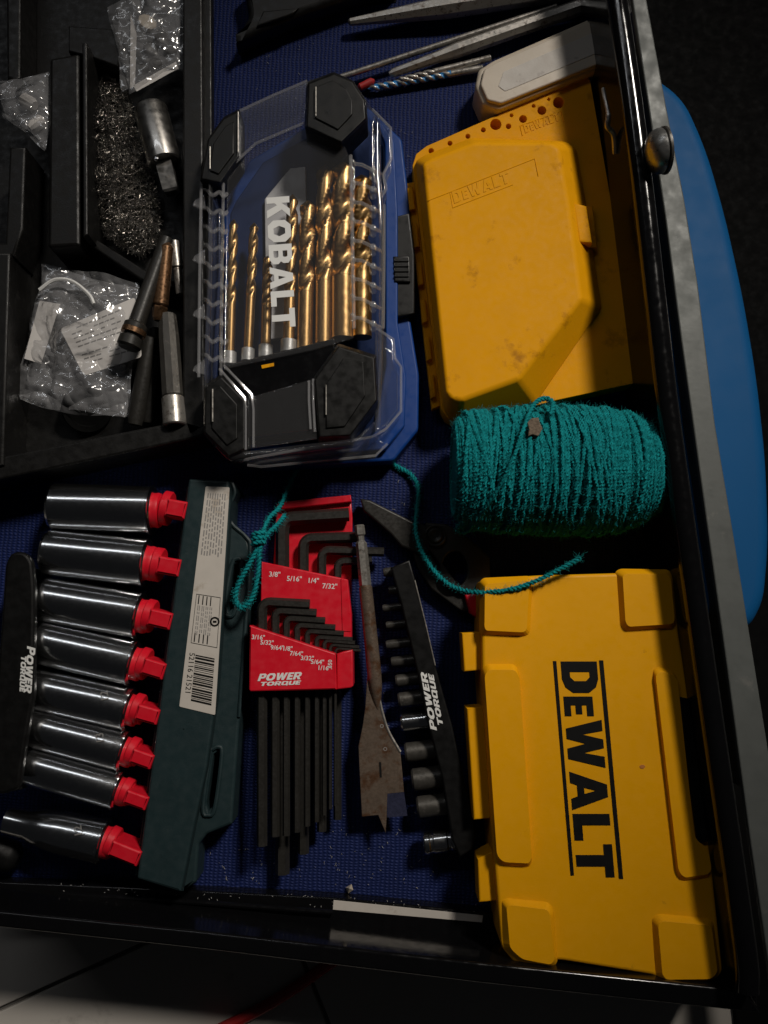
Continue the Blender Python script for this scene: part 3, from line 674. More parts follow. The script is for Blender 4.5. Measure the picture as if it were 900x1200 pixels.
plate('lid_latch', [q2(*p) for p in ((592, 440), (640, 452), (660, 575), (612, 572))], 0.029, 0.018, 0.029, M['yellow2'], yc, 0.0015)
plate('latch_catch', [q2(*p) for p in ((628, 452), (662, 452), (676, 590), (646, 592))], 0.021, 0.0155, 0.021, M['yellow2'], yc, 0.001)
def emboss_line(pts, z, parent, m, r=0.0003):
    tube('embossed_frame', [V(*q2(*p), z) for p in pts], r, m, parent, 6)
emboss_line([(118, 436), (190, 408), (468, 298), (480, 356)], LZ, yc, M['yellow2'])
emboss_line([(190, 412), (198, 460), (396, 384)], LZ, yc, M['yellow2'])
O = V(*q2(204, 446), LZ).xy; a = V(*q2(388, 376), LZ).xy - O
word('embossed_lettering', 'DEWALT', O, a, V(*q2(194, 408), LZ).xy-O, LZ-0.0001, M['yellow2'], yc, gap=0.12, fit=a.length, small=(1,), th=0.00035)
O = V(*q2(438, 214), YZ).xy; a = V(*q2(552, 172), YZ).xy - O
word('embossed_lettering', 'DEWALT', O, a, V(*q2(430, 188), YZ).xy-O, YZ-0.0001, M['yellow2'], yc, gap=0.12, fit=a.length, small=(1,), th=0.0004)
emboss_line([(428, 222), (420, 190), (556, 142), (564, 176)], YZ, yc, M['yellow2'], 0.0004)

# ================================================================== TOP TOOLS
pb = [(275, 55), (292, 22), (284, -20), (470, -20), (400, 4), (345, 24)]
bh = T('black_wedge', 'black wedge-shaped piece poking in at the top edge', 'tool', V(330, 10, 0))
plate('grip', pb, 0.012, 0.0005, 0.016, M['capblack'], bh, 0.004, r=0.003)  # plain black wedge-shaped slab with a small ridge on top
plate('wedge_ridge', [(300, 30), (308, 12), (350, 8), (342, 16)], 0.018, 0.0155, 0.0175, M['capblack'], bh, 0.001)
pu = T('taper_punch', 'grey steel taper punch pointing left at the top edge', 'punch', V(520, 14, 0))
A, B = V(409, 26, 0.008), V(700, -18, 0.010); L = (B-A).length
lathe('shaft', A, B, [(0, 0.0012), (0.0006, 0.0022), (0.055, 0.0062), (0.060, 0.0066), (L, 0.0066)], M['steel'], pu, 8, 25)
lathe('point', A - (B-A).normalized()*0.0006, A, [(0, 0.001), (0.0008, 0.0020)], M['steel'], pu, 8)
setp(lathe('steel_rod', V(392, 93, 0.006), V(660, 5, 0.010), [(0, 0.0012), (0.001, 0.0018), (0.12, 0.0018), (0.145, 0.0016)], M['steel'], None, 14), 'long thin steel rod lying above the cold chisel', 'rod')
ch = T('cold_chisel', 'long grey steel chisel with a tapering tip', 'chisel', V(580, 45, 0))
A, B = V(456, 87, 0.007), V(720, -6, 0.010); L = (B-A).length
lathe('blade', A, B, [(0, 0.0012), (0.003, 0.0026), (0.032, 0.0034), (0.045, 0.0046)], M['steel'], ch, 8, 25)
lathe('shank', A+(B-A).normalized()*0.0445, B, [(0, 0.0045), (L-0.045, 0.0048)], M['steel'], ch, 8, 25)
A, B = V(431, 104, 0.004), V(566, 80, 0.005)
drill('masonry_bit', 'slim twist drill bit with blue painted flutes', A, B, 0.0022, (B-A).length*0.72, M['steel'], None, None, 4.5, M['bitblue'])
A, B = V(466, 95, 0.0055), V(575, 68, 0.0055)
drill('steel_bit', 'plain steel drill bit above the blue-fluted bit', A, B, 0.0021, (B-A).length*0.4, M['steel'], None, None, 2.0)
setp(lathe('red_tip_bit', V(420, 103, 0.0045), V(441, 93, 0.0045), [(0, 0.0012), (0.001, 0.0022), (0.009, 0.0024), (0.011, 0.001)], M['redcable'], None, 12), 'small dull red plastic tip beside the blue-fluted bit', 'tip')
cb = T('cream_case', 'grubby cream plastic stone case at the top right', 'case', V(630, 75, 0))
cpx = [(557, 100), (561, 80), (578, 69), (700, 16), (722, 8), (722, 68), (700, 80), (584, 127), (566, 121)]
plate('case_shell', cpx, 0.022, 0.0005, 0.021, M['cream'], cb, 0.002, r=0.002, res=3)
plate('case_lid', [(563, 99), (567, 81), (582, 72), (700, 21), (722, 13), (722, 62), (699, 76), (587, 121), (571, 117)], 0.0235, 0.0205, 0.0235, M['cream'], cb, 0.001, r=0.0015, res=3)
plate('pale_insert', [(584, 101), (590, 84), (714, 30), (714, 56), (592, 107)], 0.0238, 0.0231, 0.0238, M['stone'], cb, 0.0002, r=0.001)

# ================================================================== TWINE
def two_ply(path, r, pitch, V0, F0, sides=6):
    fr = frames(path); acc = 0; A, B = [], []
    for i, p in enumerate(path):
        if i: acc += (path[i]-path[i-1]).length
        t, u, v = fr[i]; ph = 2*math.pi*acc/pitch
        o = (u*math.cos(ph)+v*math.sin(ph))*r*0.56
        A.append(p+o); B.append(p-o)
    tube_data(A, r*0.57, sides, 0, True, V0, F0); tube_data(B, r*0.57, sides, 0, True, V0, F0)
def fuzz(path_pts, radius, n, V0, F0, lmin=0.0015, lmax=0.005, rnd_=random):
    for _ in range(n):
        p = rnd_.choice(path_pts)
        d = Vector((rnd_.gauss(0, 1), rnd_.gauss(0, 1), rnd_.gauss(0, 1))).normalized()
        L = rnd_.uniform(lmin, lmax); d2 = (d + Vector((rnd_.gauss(0, .6), rnd_.gauss(0, .6), rnd_.gauss(0, .6)))).normalized()
        s = p + d*radius*0.8
        tube_data([s, s+d*L*0.5, s+d*L*0.5+d2*L*0.5], 0.00006, 3, 0, False, V0, F0)
sp = T('twine_spool', 'fat spool of fuzzy teal jute twine', 'twine', V(650, 560, 0))
random.seed(11)
rad0 = 0.033
SA, SB = V(531, 551, 0.034), V(778, 553, 0.034); SA.z = SB.z = 0.0345
sd = (SB-SA); SL = sd.length; sd.normalize(); su = Vector((0, 0, 1)); sv = sd.cross(su)
lathe('core', SA+sd*0.0005, SB-sd*0.003, [(0, 0.012), (0.0006, 0.0245), (SL*0.12, 0.0272), (SL*0.3, 0.0290), (SL*0.7, 0.0290), (SL*0.85, 0.024), (SL-0.007, 0.016)], M['twine'], sp, 32)
def srad(s):
    u = s/SL
    e = min(1, (max(u, 0)/0.05))**0.5*0.25 + 0.75
    e2 = 1 if u < 0.70 else 1 - 0.42*((u-0.70)/0.30)**2
    return rad0*(0.86 + 0.14*math.sin(math.pi*min(1, u*0.85+0.05)))*min(e, e2)
wv, wf, surf = [], [], []
for k in range(190):
    layer = 0 if k < 96 else 1
    s0 = SL*((k+0.5)/96) if layer == 0 else SL*random.uniform(0.04, 0.95)
    tilt = random.gauss(0, 0.0022) if layer == 0 else random.gauss(0.0, 0.005)
    ph0 = random.uniform(0, 2*math.pi); adv = SL/96
    pts = []; n = 130
    dr_ = random.uniform(-0.0009, 0.0006) + layer*random.uniform(0.0006, 0.0022)
    for i in range(n+1):
        a = 2*math.pi*i/n + math.pi
        s = min(max(s0 + tilt*math.sin(a+ph0) + adv*(i/n-0.5) + 0.0004*noise.noise(Vector((k*3.1, a*1.5, 0))), 0.001), SL-0.001)
        r = srad(s) + dr_ + 0.0005*noise.noise(Vector((k*1.7, a*2, 4)))
        pts.append(SA + sd*s + su*math.cos(a)*r + sv*math.sin(a)*r)
    two_ply(pts, random.uniform(0.0010, 0.0015), 0.0044, wv, wf, 5)
    surf += pts[::5]
mesh('wound_twine', wv, wf, M['twine'], sp, 60)
# diagonal strand over the winding, with loop at top
dp = [(541, 612, 0.040), (536, 621, 0.034), (548, 622, 0.036), (566, 600, 0.056), (590, 562, 0.068), (606, 525, 0.0715), (618, 490, 0.068), (628, 472, 0.062), (640, 467, 0.060), (648, 473, 0.062), (646, 486, 0.066)]
path = spline([V(*p) for p in dp], 9); wv, wf = [], []
two_ply(path, 0.0014, 0.0045, wv, wf, 6); mesh('loose_strand', wv, wf, M['twine'], sp, 60)
tag_ = [(618, 495), (623, 490), (631, 489), (633, 496), (636, 502), (631, 511), (624, 509), (619, 511), (620, 502)]
plate('paper_tag', tag_, 0.0695, 0.0675, 0.0695, M['kraft'], sp, 0.0004)
fv, ff = [], []
up_ = [p for p in surf if p.z > 0.02]
fuzz(up_, 0.0010, 24000, fv, ff, 0.0008, 0.0042); fuzz(path, 0.001, 500, fv, ff, 0.0008, 0.0025)
fz_ = mesh('fuzz', fv, ff, M['fuzz'], sp, 60); fz_['kind'] = 'stuff'
# loose twine with knotted loop
lt_ = T('loose_twine', 'loose length of teal twine with a knotted loop at one end', 'twine', V(480, 640, 0))
tp = [(680, 654, 0.048), (660, 665, 0.047), (630, 680, 0.046), (600, 690, 0.045), (560, 694, 0.042), (530, 687, 0.034), (508, 668, 0.026), (493, 643, 0.020), (487, 620, 0.016), (489, 595, 0.010), (490, 572, 0.006), (482, 557, 0.003), (466, 547, 0.002), (440, 533, 0.002), (395, 530, 0.002), (352, 548, 0.002), (338, 572, 0.008), (328, 594, 0.018), (315, 608, 0.026), (305, 632, 0.036)]
path1 = spline([V(*p) for p in tp], 10)
loop = [(305, 632, 0.037), (299, 648, 0.038), (288, 668, 0.038), (278, 688, 0.037), (276, 702, 0.036), (282, 712, 0.036), (292, 706, 0.036), (299, 690, 0.036), (303, 665, 0.037), (304, 645, 0.038), (312, 628, 0.036), (326, 614, 0.030), (334, 604, 0.024)]
path2 = spline([V(*p) for p in loop], 9)
kn = []
for i in range(40):
    a = i/40*2*math.pi*2.6
    kn.append(V(303, 632 + (i-20)*0.35, 0.038) + Vector((math.cos(a)*0.0030, math.sin(a)*0.0006, math.sin(a)*0.0026)))
for nm, pth in (('strand', path1), ('loop', path2), ('knot', kn)):
    wv, wf = [], []; two_ply(pth, 0.0014, 0.0045, wv, wf, 6); mesh(nm, wv, wf, M['twine'], lt_, 60)
fv, ff = [], []; fuzz(path1+path2, 0.0011, 2600, fv, ff, 0.0008, 0.0028); fuzz(path1[:2], 0.0006, 14, fv, ff, 0.003, 0.006)
mesh('fuzz', fv, ff, M['fuzz'], lt_, 60)['kind'] = 'stuff'

# ================================================================== SOCKET RAIL
GZ = 0.030
rl = T('socket_rail', 'dark green plastic socket rail with red clips and paper label', 'socket rail', V(220, 800, 0))
body_px = [(221, 561), (268, 563), (270, 590), (267, 640), (254, 815), (242, 900), (226, 975), (212, 1046), (160, 1030)]
slot = [(247, 882), (253, 880), (255, 890), (247, 945), (242, 950), (238, 942)]
plate('rail_body', body_px, GZ, 0.004, GZ, M['green'], rl, 0.0014, r=0.0012)
fl_px = [(258, 562), (272, 563), (276, 575), (270, 592), (271, 612), (290, 630), (294, 645), (281, 840), (272, 966), (242, 978), (233, 990), (230, 1034), (211, 1046), (220, 1000), (238, 900), (256, 700)]
plate('rail_flange', fl_px, 0.022, 0.002, 0.022, M['green'], rl, 0.0016, r=0.001,
      holes=[[(274, 662), (279, 660), (280, 668), (273, 712), (268, 716), (266, 706)], [(250, 884), (256, 880), (258, 888), (250, 944), (244, 950), (242, 940)]])
for pts in ([(274, 656), (281, 655), (284, 664), (276, 714), (268, 722), (263, 712), (270, 668), (274, 656)], [(249, 878), (256, 875), (260, 884), (252, 946), (244, 955), (238, 946), (246, 884), (249, 878)]):
    tube('slot_rim', spline([V(x, y, 0.0225) for x, y in pts], 4), 0.0012, M['green'], rl, 8)
tube('edge_bead', spline([V(x, y, 0.0222) for x, y in ((272, 566), (275, 578), (269, 594), (271, 613), (289, 630), (293, 648), (287, 740), (280, 840))], 4), 0.0010, M['green'], rl, 6)
plate('side_lip', [(219, 570), (222, 570), (162, 1026), (158, 1026)], 0.024, 0.010, 0.024, M['green'], rl, 0.0006)
# label
lab = [(241, 569), (270, 570), (252, 838), (210, 826)]
lz = GZ+0.0003
plate('paper_label', [(241, 570), (269, 571), (252, 838), (210, 828)], lz, GZ-0.0002, lz, M['paper'], rl, 0.00005, r=0.0008)
def lv(u, v):
    x0, y0 = 241+(210-241)*v, 570+(828-570)*v; x1, y1 = 269+(252-269)*v, 571+(838-571)*v
    return V(x0+(x1-x0)*u, y0+(y1-y0)*u, lz)
def lq(u0, v0, u1, v1, m, nm='print'):
    plate_xy(nm, [[lv(u0, v0).xy, lv(u1, v0).xy, lv(u1, v1).xy, lv(u0, v1).xy]], lz, lz+0.00006, m, rl, 0.00001, res=0)
random.seed(5)
for k in range(8):
    u = 0.12+0.1*k; v = 0.03
    while v < 0.30:
        d = random.uniform(0.01, 0.03); lq(u, v, u+0.045, min(v+d, 0.31), M['greyink'], 'print_line'); v += d+0.008
# boxed notice
for (u0, v0, u1, v1) in ((.12, .485, .93, .488), (.12, .705, .93, .708), (.12, .485, .135, .708), (.92, .485, .935, .708)):
    lq(u0, v0, u1, v1, M['ink'], 'notice_frame')
for k, u in enumerate((.20, .34, .47, .60)):
    lq(u, .49, u+0.035, .53, M['ink'], 'print_line'); lq(u, .66, u+0.035, .70, M['ink'], 'print_line')
    v = .535
    while v < .65: d = random.uniform(.01, .025); lq(u+.005, v, u+.03, v+d, M['greyink'], 'print_line'); lq(u+.06, v, u+.085, v+d, M['greyink'], 'print_line'); v += d+.006
c = lv(.80, .595).xy
plate_xy('round_mark', [rnd([c+Vector((math.cos(t*math.pi/8), math.sin(t*math.pi/8)))*0.0027 for t in range(16)], 0), [c+Vector((math.cos(t*math.pi/8), math.sin(t*math.pi/8)))*0.0017 for t in range(16)]], lz, lz+0.0001, M['ink'], rl, 0.00001, res=0)
plate_xy('round_mark', [[c+Vector((-0.001, -0.0006)), c+Vector((0.001, -0.0006)), c+Vector((0.001, 0.0006)), c+Vector((-0.001, 0.0006))]], lz, lz+0.0001, M['ink'], rl, 0.00001, res=0)
v = 0.755
while v < 0.965:
    d = random.choice((.003, .003, .006, .009)); lq(.30, v, .88, v+d, M['ink'], 'barcode_bar'); v += d + random.choice((.0035, .0035, .006))
ad_ = (lv(.15, .97)-lv(.15, .75)).xy
smalltext('barcode_digits', '52116 21521', lv(.12, .75), ad_, 0.0042, lz, M['ink'], rl)
# moulded marks on the rail
for (x, y, txt) in ((203, 862, 'C'), (224, 862, 'A1'), (192, 945, 'C'), (212, 925, '45'), (186, 1005, 'C')):
    smalltext('moulded_mark', txt, V(x, y, GZ), Vector((0.15, 1)) if len(txt) > 1 else Vector((1, -0.2)), 0.0075, GZ-0.00005, M['green'], rl)
# sockets
socks = [((61, 594), (181, 598), 28.5, (197, 596), (217, 599)), ((54, 647), (174, 660), 28.0, (187, 662), (210, 666)), ((49, 702), (166, 722), 27.0, (177, 722), (200, 728)), ((44, 752), (159, 778), 26.0, (170, 778), (192, 786)),
         ((38, 806), (154, 832), 24.5, (163, 831), (185, 839)), ((34, 851), (148, 881), 23.0, (157, 881), (178, 891)), ((31, 896), (141, 927), 21.5, (150, 928), (172, 939)), ((7, 961), (124, 987), 24.0, (133, 987), (163, 1003))]
sl_ = ['widest chrome deep socket, first from the top of the rail', 'second chrome deep socket from the top of the rail', 'third chrome deep socket from the top of the rail', 'fourth chrome deep socket from the top of the rail', 'chrome deep socket fifth from the top, beside the white lettering', 'sixth chrome deep socket from the top of the rail', 'chrome deep socket second from the bottom of the rail', 'bottom chrome socket with narrow stepped nose']
for k, (p, q, r, cpos, tabp) in enumerate(socks):
    zc = 0.0205
    A, B = V(*p, zc), V(*q, zc); R_ = r*PX*0.95; L = (B-A).length; d = (B-A).normalized()
    s = T('deep_socket', sl_[k], 'socket', (A+B)/2 - Vector((0, 0, R_)), 'chrome deep sockets on the rail')
    if k < 7:
        prof = [(0.012, R_*0.62), (0.0006, R_*0.70), (0, R_*0.80), (0.0003, R_*0.90), (0.0018, R_*0.975)]
        if k >= 4: prof += [(0.010, R_*0.98), (0.014, R_*1.0)]
        prof += [(L*0.5, R_), (L-0.0026, R_*1.0), (L-0.0010, R_*0.97), (L, R_*0.88), (L-0.0003, R_*0.66), (L-0.008, R_*0.62)]
    else:
        prof = [(0.010, R_*0.34), (0, R_*0.50), (0.0005, R_*0.58), (0.0125, R_*0.64), (0.016, R_*0.76), (0.022, R_*0.88), (0.030, R_*0.96), (L-0.002, R_), (L, R_*0.86), (L-0.0003, R_*0.6)]
    lathe('socket_body', A, B, prof, M['chrome'], s, 48, 25, False)
    lathe('end_ring', B-d*0.0022, B, [(0, R_*1.0), (0.0003, R_*1.025), (0.0012, R_*1.025), (0.0016, R_*0.97)], M['chrome'], s, 48, 40, False)
    if k in (4, 5, 7):
        smalltext('size_stamp', ('13', '12', '13')[k % 3], A.lerp(B, 0.84)+Vector((0.0, 0.004, 0)), Vector((-0.2, 1)), 0.006, zc+R_*0.99, M['greyink'], s)
    # red clip
    c0 = V(*cpos, 0.0215); t1 = V(*tabp, 0.026); ax_ = (t1-c0); ax_.z = 0; ax_.normalize()
    rc = R_*0.72
    lathe('clip', Vector((B.x, B.y, zc))-d*0.006, Vector((B.x, B.y, zc))+d*0.01, [(0, rc*0.9), (0.008, rc*1.02), (0.0095, rc*0.98), (0.0105, rc*0.80), (0.0125, rc*0.80), (0.013, rc*0.74)], M['red'], rl, 32)
    e1 = t1.xy + ax_.xy*0.0015; e0 = c0.xy + ax_.xy*0.001; nn = Vector((-ax_.y, ax_.x))*rc*0.50
    plate_xy('clip_tab', [rnd([e0-nn, e1-nn, e1+nn, e0+nn], 0.0006)], 0.012, 0.0312, M['red'], rl, 0.0012)
    lathe('clip_disc', c0-ax_*0.003, c0+ax_*0.003, [(0, rc*0.92), (0.0006, rc*1.0), (0.004, rc*1.0), (0.0048, rc*0.93)], M['red'], rl, 32)

# left black rail
br_ = T('black_socket_rail', 'long black plastic rail with white lettering at the left edge', 'socket rail', V(20, 790, 0))
plate('rail_top', [(6, 660), (13, 647), (27, 646), (37, 656), (40, 690), (39, 815), (28, 880), (22, 925), (0, 932), (-12, 925), (-4, 800)], 0.040, 0.0345, 0.040, M['black'], br_, 0.0016, r=0.003)
plate('rail_body', [(8, 665), (30, 665), (28, 800), (20, 915), (-8, 920), (0, 800)], 0.034, 0.001, 0.036, M['black'], br_, 0.001)
plate('rail_rib', [(30, 800), (38, 800), (36, 862), (26, 925), (16, 927)], 0.024, 0.004, 0.024, M['black'], br_, 0.001)
O = V(32, 757, 0.040).xy; a = V(29, 811, 0.040).xy - O; b = V(40, 757, 0.040).xy - O
word('brand_lettering', 'POWER', O, a, b, 0.0400, M['white'], br_, shear=0.2, fit=a.length, big=(0,), gap=0.08)
O = V(25, 768, 0.040).xy; a = V(23, 810, 0.040).xy - O; b = V(31, 768, 0.040).xy - O
word('brand_lettering', 'TORQUE', O, a, b, 0.0400, M['white'], br_, shear=0.2, fit=a.length, gap=0.08)
for k in range(3):
    c = V(22+random.uniform(-2, 2), 905+k*16, 0.010); 
gr = T('black_grip', 'round-ended dark ribbed grip at the lower left edge', 'grip', V(8, 960, 0))
lathe('grip_body', V(-30, 985, 0.010), V(26, 1010, 0.010), [(0, 0.006), (0.002, 0.008), (0.010, 0.0085), (0.012, 0.007), (0.014, 0.0085), (0.022, 0.0085), (0.025, 0.007), (0.027, 0.004)], M['black'], gr, 24)

# ================================================================== HEX KEYS
hz = lambda x, y: (260+x/4.5, 560+y/4.5)
hh = T('hex_key_holder', 'red plastic hex key holder printed with inch sizes', 'holder', V(350, 700, 0))
plate('back_plate', [(324, 591), (330, 588), (411, 580), (413, 606), (412, 700), (318, 700)], 0.005, 0.0006, 0.0048, M['red'], hh, 0.0008)
plate('back_lip', [(330, 588), (411, 580), (412, 588), (330, 597)], 0.008, 0.0045, 0.0085, M['red'], hh, 0.0006)
plate('upper_block', [hz(209, 441), hz(628, 527), hz(664, 536), (412, 720), (412, 790), (300, 790), (305, 720)], 0.0195, 0.0006, 0.0195, M['red'], hh, 0.0008)
plate('block_edge', [hz(627, 531), hz(662, 538), (411, 720), (411, 740), (401, 740), (400, 700)], 0.0200, 0.0192, 0.0200, M['red'], hh, 0.0003)
plate('lower_block', [hz(145, 776), hz(600, 926), hz(606, 1117), hz(150, 1127), hz(143, 1118)], 0.032, 0.0006, 0.032, M['red'], hh, 0.0008, r=0.0004)
plate('lower_edge', [hz(606, 928), hz(640, 916), hz(690, 906), hz(692, 1098), hz(680, 1108), hz(606, 1116)], 0.029, 0.0006, 0.029, M['red'], hh, 0.0008)
def hexkey(label, leg, yb, ye, arm_end, w_, z, group):
    x0, ya = leg; r = w_*PX*0.5*1.25
    xe, yarm_e = arm_end
    rb = max(w_*1.05, 5)
    P = [V(x0, ye, z), V(x0, ya+rb*2.2, z)]
    for k in range(7):
        t = k/6*math.pi/2
        P.append(V(x0 + rb*(1-math.cos(t)), ya + rb*(1-math.sin(t)), z))
    P.append(V(xe, yarm_e, z))
    k = tube('hex_key', P, r, M['oxide'], None, 6, math.pi/6, 25)
    setp(k, label, 'hex key', group)
G1, G2 = 'large hex keys in the red holder', 'small hex keys in the red holder'
for lab_, x, ya, ye, xe, dy, w_ in (('largest black hex key, in the slot marked 3/8', 331, 607, 1024, 409, -4, 12.5), ('second largest black hex key, in the slot marked 5/16', 355.5, 631, 1000, 427, -2, 10), ('black hex key in the slot marked 1/4', 377, 645, 974, 450, 2, 8.4), ('shortest of the upper black hex keys, rightmost upper slot', 395.5, 658, 960, 436, -2, 7.2)):
    hexkey(lab_, (x, ya), 0, ye, (xe, ya+dy), w_, 0.0110, G1)
sm = [('3/16', 307, 706, 991, 363, 8.0), ('5/32', 322.5, 716, 980, 371, 6.6), ('9/64', 335.5, 725, 979, 381, 5.6), ('1/8', 348, 733, 975, 393, 5.0), ('7/64', 360, 740, 968, 403, 4.5), ('3/32', 371, 747, 963, 413, 4.0), ('5/64', 380, 751, 955, 416, 3.4), ('1/16', 387, 756, 948, 421, 2.8), ('.050', 393, 760, 944, 423, 2.3)]
sname = ['widest small black hex key, leftmost in the lower row'] + [f'{o} small black hex key from the left in the lower row' for o in ('second', 'third', 'fourth', 'fifth', 'sixth', 'seventh')] + ['thin black hex key, second from the right in the lower row', 'thinnest black hex key, rightmost in the lower row']
for (s, x, ya, ye, xe, w_), nm in zip(sm, sname):
    hexkey(nm, (x, ya), 0, ye, (xe, ya+2.5), w_*1.15, 0.0245, G2)
right = Vector((1, -0.05))
for s, x, y in (('3/8"', 247, 520), ('5/16"', 341, 543), ('1/4"', 450, 553), ('7/32"', 528, 582)):
    smalltext('size_print', s, V(*hz(x, y), 0.0195), right, 0.0040, 0.0196, M['white'], hh, 0.00004)
for s, x, y in (('3/16"', 156, 850), ('5/32"', 202, 878), ('9/64"', 256, 905), ('1/8"', 318, 910), ('7/64"', 357, 936), ('3/32"', 414, 960), ('5/64"', 468, 980), ('1/16"', 503, 1012)):
    smalltext('size_print', s, V(*hz(x, y), 0.032), right, 0.0034, 0.0321, M['white'], hh, 0.00004)
smalltext('size_print', '.050', V(*hz(580, 1010), 0.032), Vector((0, 1)), 0.0030, 0.0321, M['white'], hh, 0.00004)
O = V(*hz(188, 1072), 0.032).xy; a = V(*hz(415, 1062), 0.032).xy-O; b = V(*hz(188, 1034), 0.032).xy-O
word('brand_lettering', 'POWER', O, a, b, 0.0320, M['white'], hh, shear=0.28, fit=a.length*0.99, big=(), gap=0.07)
O = V(*hz(199, 1098), 0.032).xy; a = V(*hz(412, 1090), 0.032).xy-O; b = V(*hz(199, 1077), 0.032).xy-O
word('brand_lettering', 'TORQUE', O, a, b, 0.0320, M['white'], hh, shear=0.22, fit=a.length*0.99, gap=0.07)

# ================================================================== SPADE BIT
sb = T('spade_bit', 'rusty brown spade drill bit with flat pointed blade', 'drill bit', V(440, 800, 0))
z = 0.016; A = V(421, 615, z+0.003); B = V(442, 822, z)
L = (B-A).length
lathe('hex_shank', A, B, [(0, 0.0022), (0.0006, 0.0029), (0.0055, 0.0029), (0.0065, 0.0020), (0.0090, 0.0020), (0.0105, 0.0032), (0.034, 0.0034), (0.0345, 0.0030)], M['steel'], sb, 6, 20)
lathe('round_shaft', A+(B-A)*(0.034/L), B, [(0, 0.0028), (0.001, 0.0037), (L-0.050, 0.0040), (L-0.042, 0.0036), (L-0.035, 0.0024), (L-0.028, 0.0006)], M['rust'], sb, 28)
bl = [(430, 796), (431, 780), (440, 780), (442, 796), (444, 812), (448, 830), (456, 856), (469, 880), (471, 900), (473.5, 928), (454, 930), (453, 958), (452, 976), (443, 955), (424, 957), (421, 900), (420, 874), (425, 850), (428, 828), (429, 812)]
plate('blade', bl, z, z-0.0016, z+0.0008, M['rust'], sb, 0.0004)
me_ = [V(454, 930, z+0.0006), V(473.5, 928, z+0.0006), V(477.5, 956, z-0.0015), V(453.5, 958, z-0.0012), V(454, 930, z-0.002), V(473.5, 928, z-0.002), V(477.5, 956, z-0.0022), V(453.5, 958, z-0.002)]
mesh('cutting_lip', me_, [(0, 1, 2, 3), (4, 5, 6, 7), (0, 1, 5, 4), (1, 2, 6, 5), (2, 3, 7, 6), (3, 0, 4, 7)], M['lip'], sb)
tube('blade_highlight', spline([V(x, y, z+0.0006) for x, y in ((440, 782), (443, 808), (447, 830), (455, 856), (469, 881))], 5), 0.0008, M['steel'], sb, 6)  # bright steel line as a painted highlight along the right edge
smalltext('blade_stamp', 'I', V(443, 911, z), Vector((1, 0.05)), 0.012, z+0.00078, M['ink'], sb)
for q in ((445, 853), (449, 880)):
    smalltext('blade_stamp', 'o', V(q[0], q[1], z), Vector((1, 0.1)), 0.0045, z+0.00078, M['greyink'], sb)

# ================================================================== SNIPS
sn = T('hand_snips', 'black steel hand snips half under the yellow case', 'snips', V(510, 640, 0))
plate('jaw', [(422, 584), (434, 586), (482, 610), (500, 616), (512, 640), (496, 652), (470, 640), (458, 626), (426, 598)], 0.012, 0.003, 0.012, M['oxide'], sn, 0.0012)
plate('lower_jaw', [(482, 636), (500, 634), (512, 660), (545, 688), (551, 716), (540, 716), (505, 690), (488, 664)], 0.009, 0.002, 0.009, M['oxide'], sn, 0.0010)
plate('handle_plate', [(498, 612), (524, 614), (552, 632), (574, 652), (576, 690), (562, 695), (540, 694), (516, 662), (500, 640)], 0.0145, 0.0085, 0.0145, M['oxide'], sn, 0.0012, r=0.002, holes=[circ(533, 667, 15, 18, 21)])
c = V(510, 628, 0.015); lathe('pivot_bolt', c, c+Vector((0, 0, 0.004)), [(0, 0.0062), (0.0014, 0.0062), (0.0018, 0.0056), (0.0012, 0.0046), (0.0022, 0.0040), (0.0026, 0.0034), (0.0018, 0.0015)], M['oxide'], sn, 28, 20)
plate('red_handle', [(544, 697), (562, 692), (580, 700), (576, 726), (560, 726), (550, 718)], 0.012, 0.004, 0.013, M['red'], sn, 0.002)

# ================================================================== SMALL SOCKET RACK
rk = T('small_socket_rack', 'slim black bar rack with white lettering holding small sockets', 'socket rack', V(510, 830, 0))
plate('rack_bar', [(458, 665), (480, 656), (487, 680), (511, 782), (530, 850), (558, 978), (553, 996), (539, 1005), (530, 985), (518, 912), (500, 842), (488, 784), (470, 708)], 0.024, 0.0005, 0.024, M['black'], rk, 0.001)
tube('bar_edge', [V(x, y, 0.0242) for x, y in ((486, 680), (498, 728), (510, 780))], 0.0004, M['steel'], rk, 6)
O = V(512, 856, 0.024).xy; a = V(500, 789, 0.024).xy - O; b = V(505, 857.5, 0.024).xy - O
word('brand_lettering', 'POWER', O, a, b, 0.0240, M['white'], rk, shear=0.25, fit=a.length, gap=0.08)
O = V(519.5, 851, 0.024).xy; a = V(508, 791, 0.024).xy - O; b = V(513.5, 852, 0.024).xy - O
word('brand_lettering', 'TORQUE', O, a, b, 0.0240, M['white'], rk, shear=0.25, fit=a.length, gap=0.08)
rb_ = [(449, 671, 468, 5.5, 0), (455, 692, 473, 5, 0), (448, 713, 477, 4.5, 0), (452, 733, 481, 4.5, 0), (452, 756, 486, 5.5, 0), (458, 776, 491, 6, 0), (463, 798, 496, 7, 0), (466, 820, 500, 8, 0), (469, 847, 505, 10.5, 1), (474, 882, 513, 11, 0), (482, 914, 521, 12.5, 0), (488, 946, 527, 12, 0), (496, 988, 538, 13, 2)]
nth = ['topmost', 'second', 'third', 'fourth', 'fifth', 'sixth', 'seventh', 'eighth', 'ninth', 'tenth', 'eleventh', 'twelfth', 'bottom']
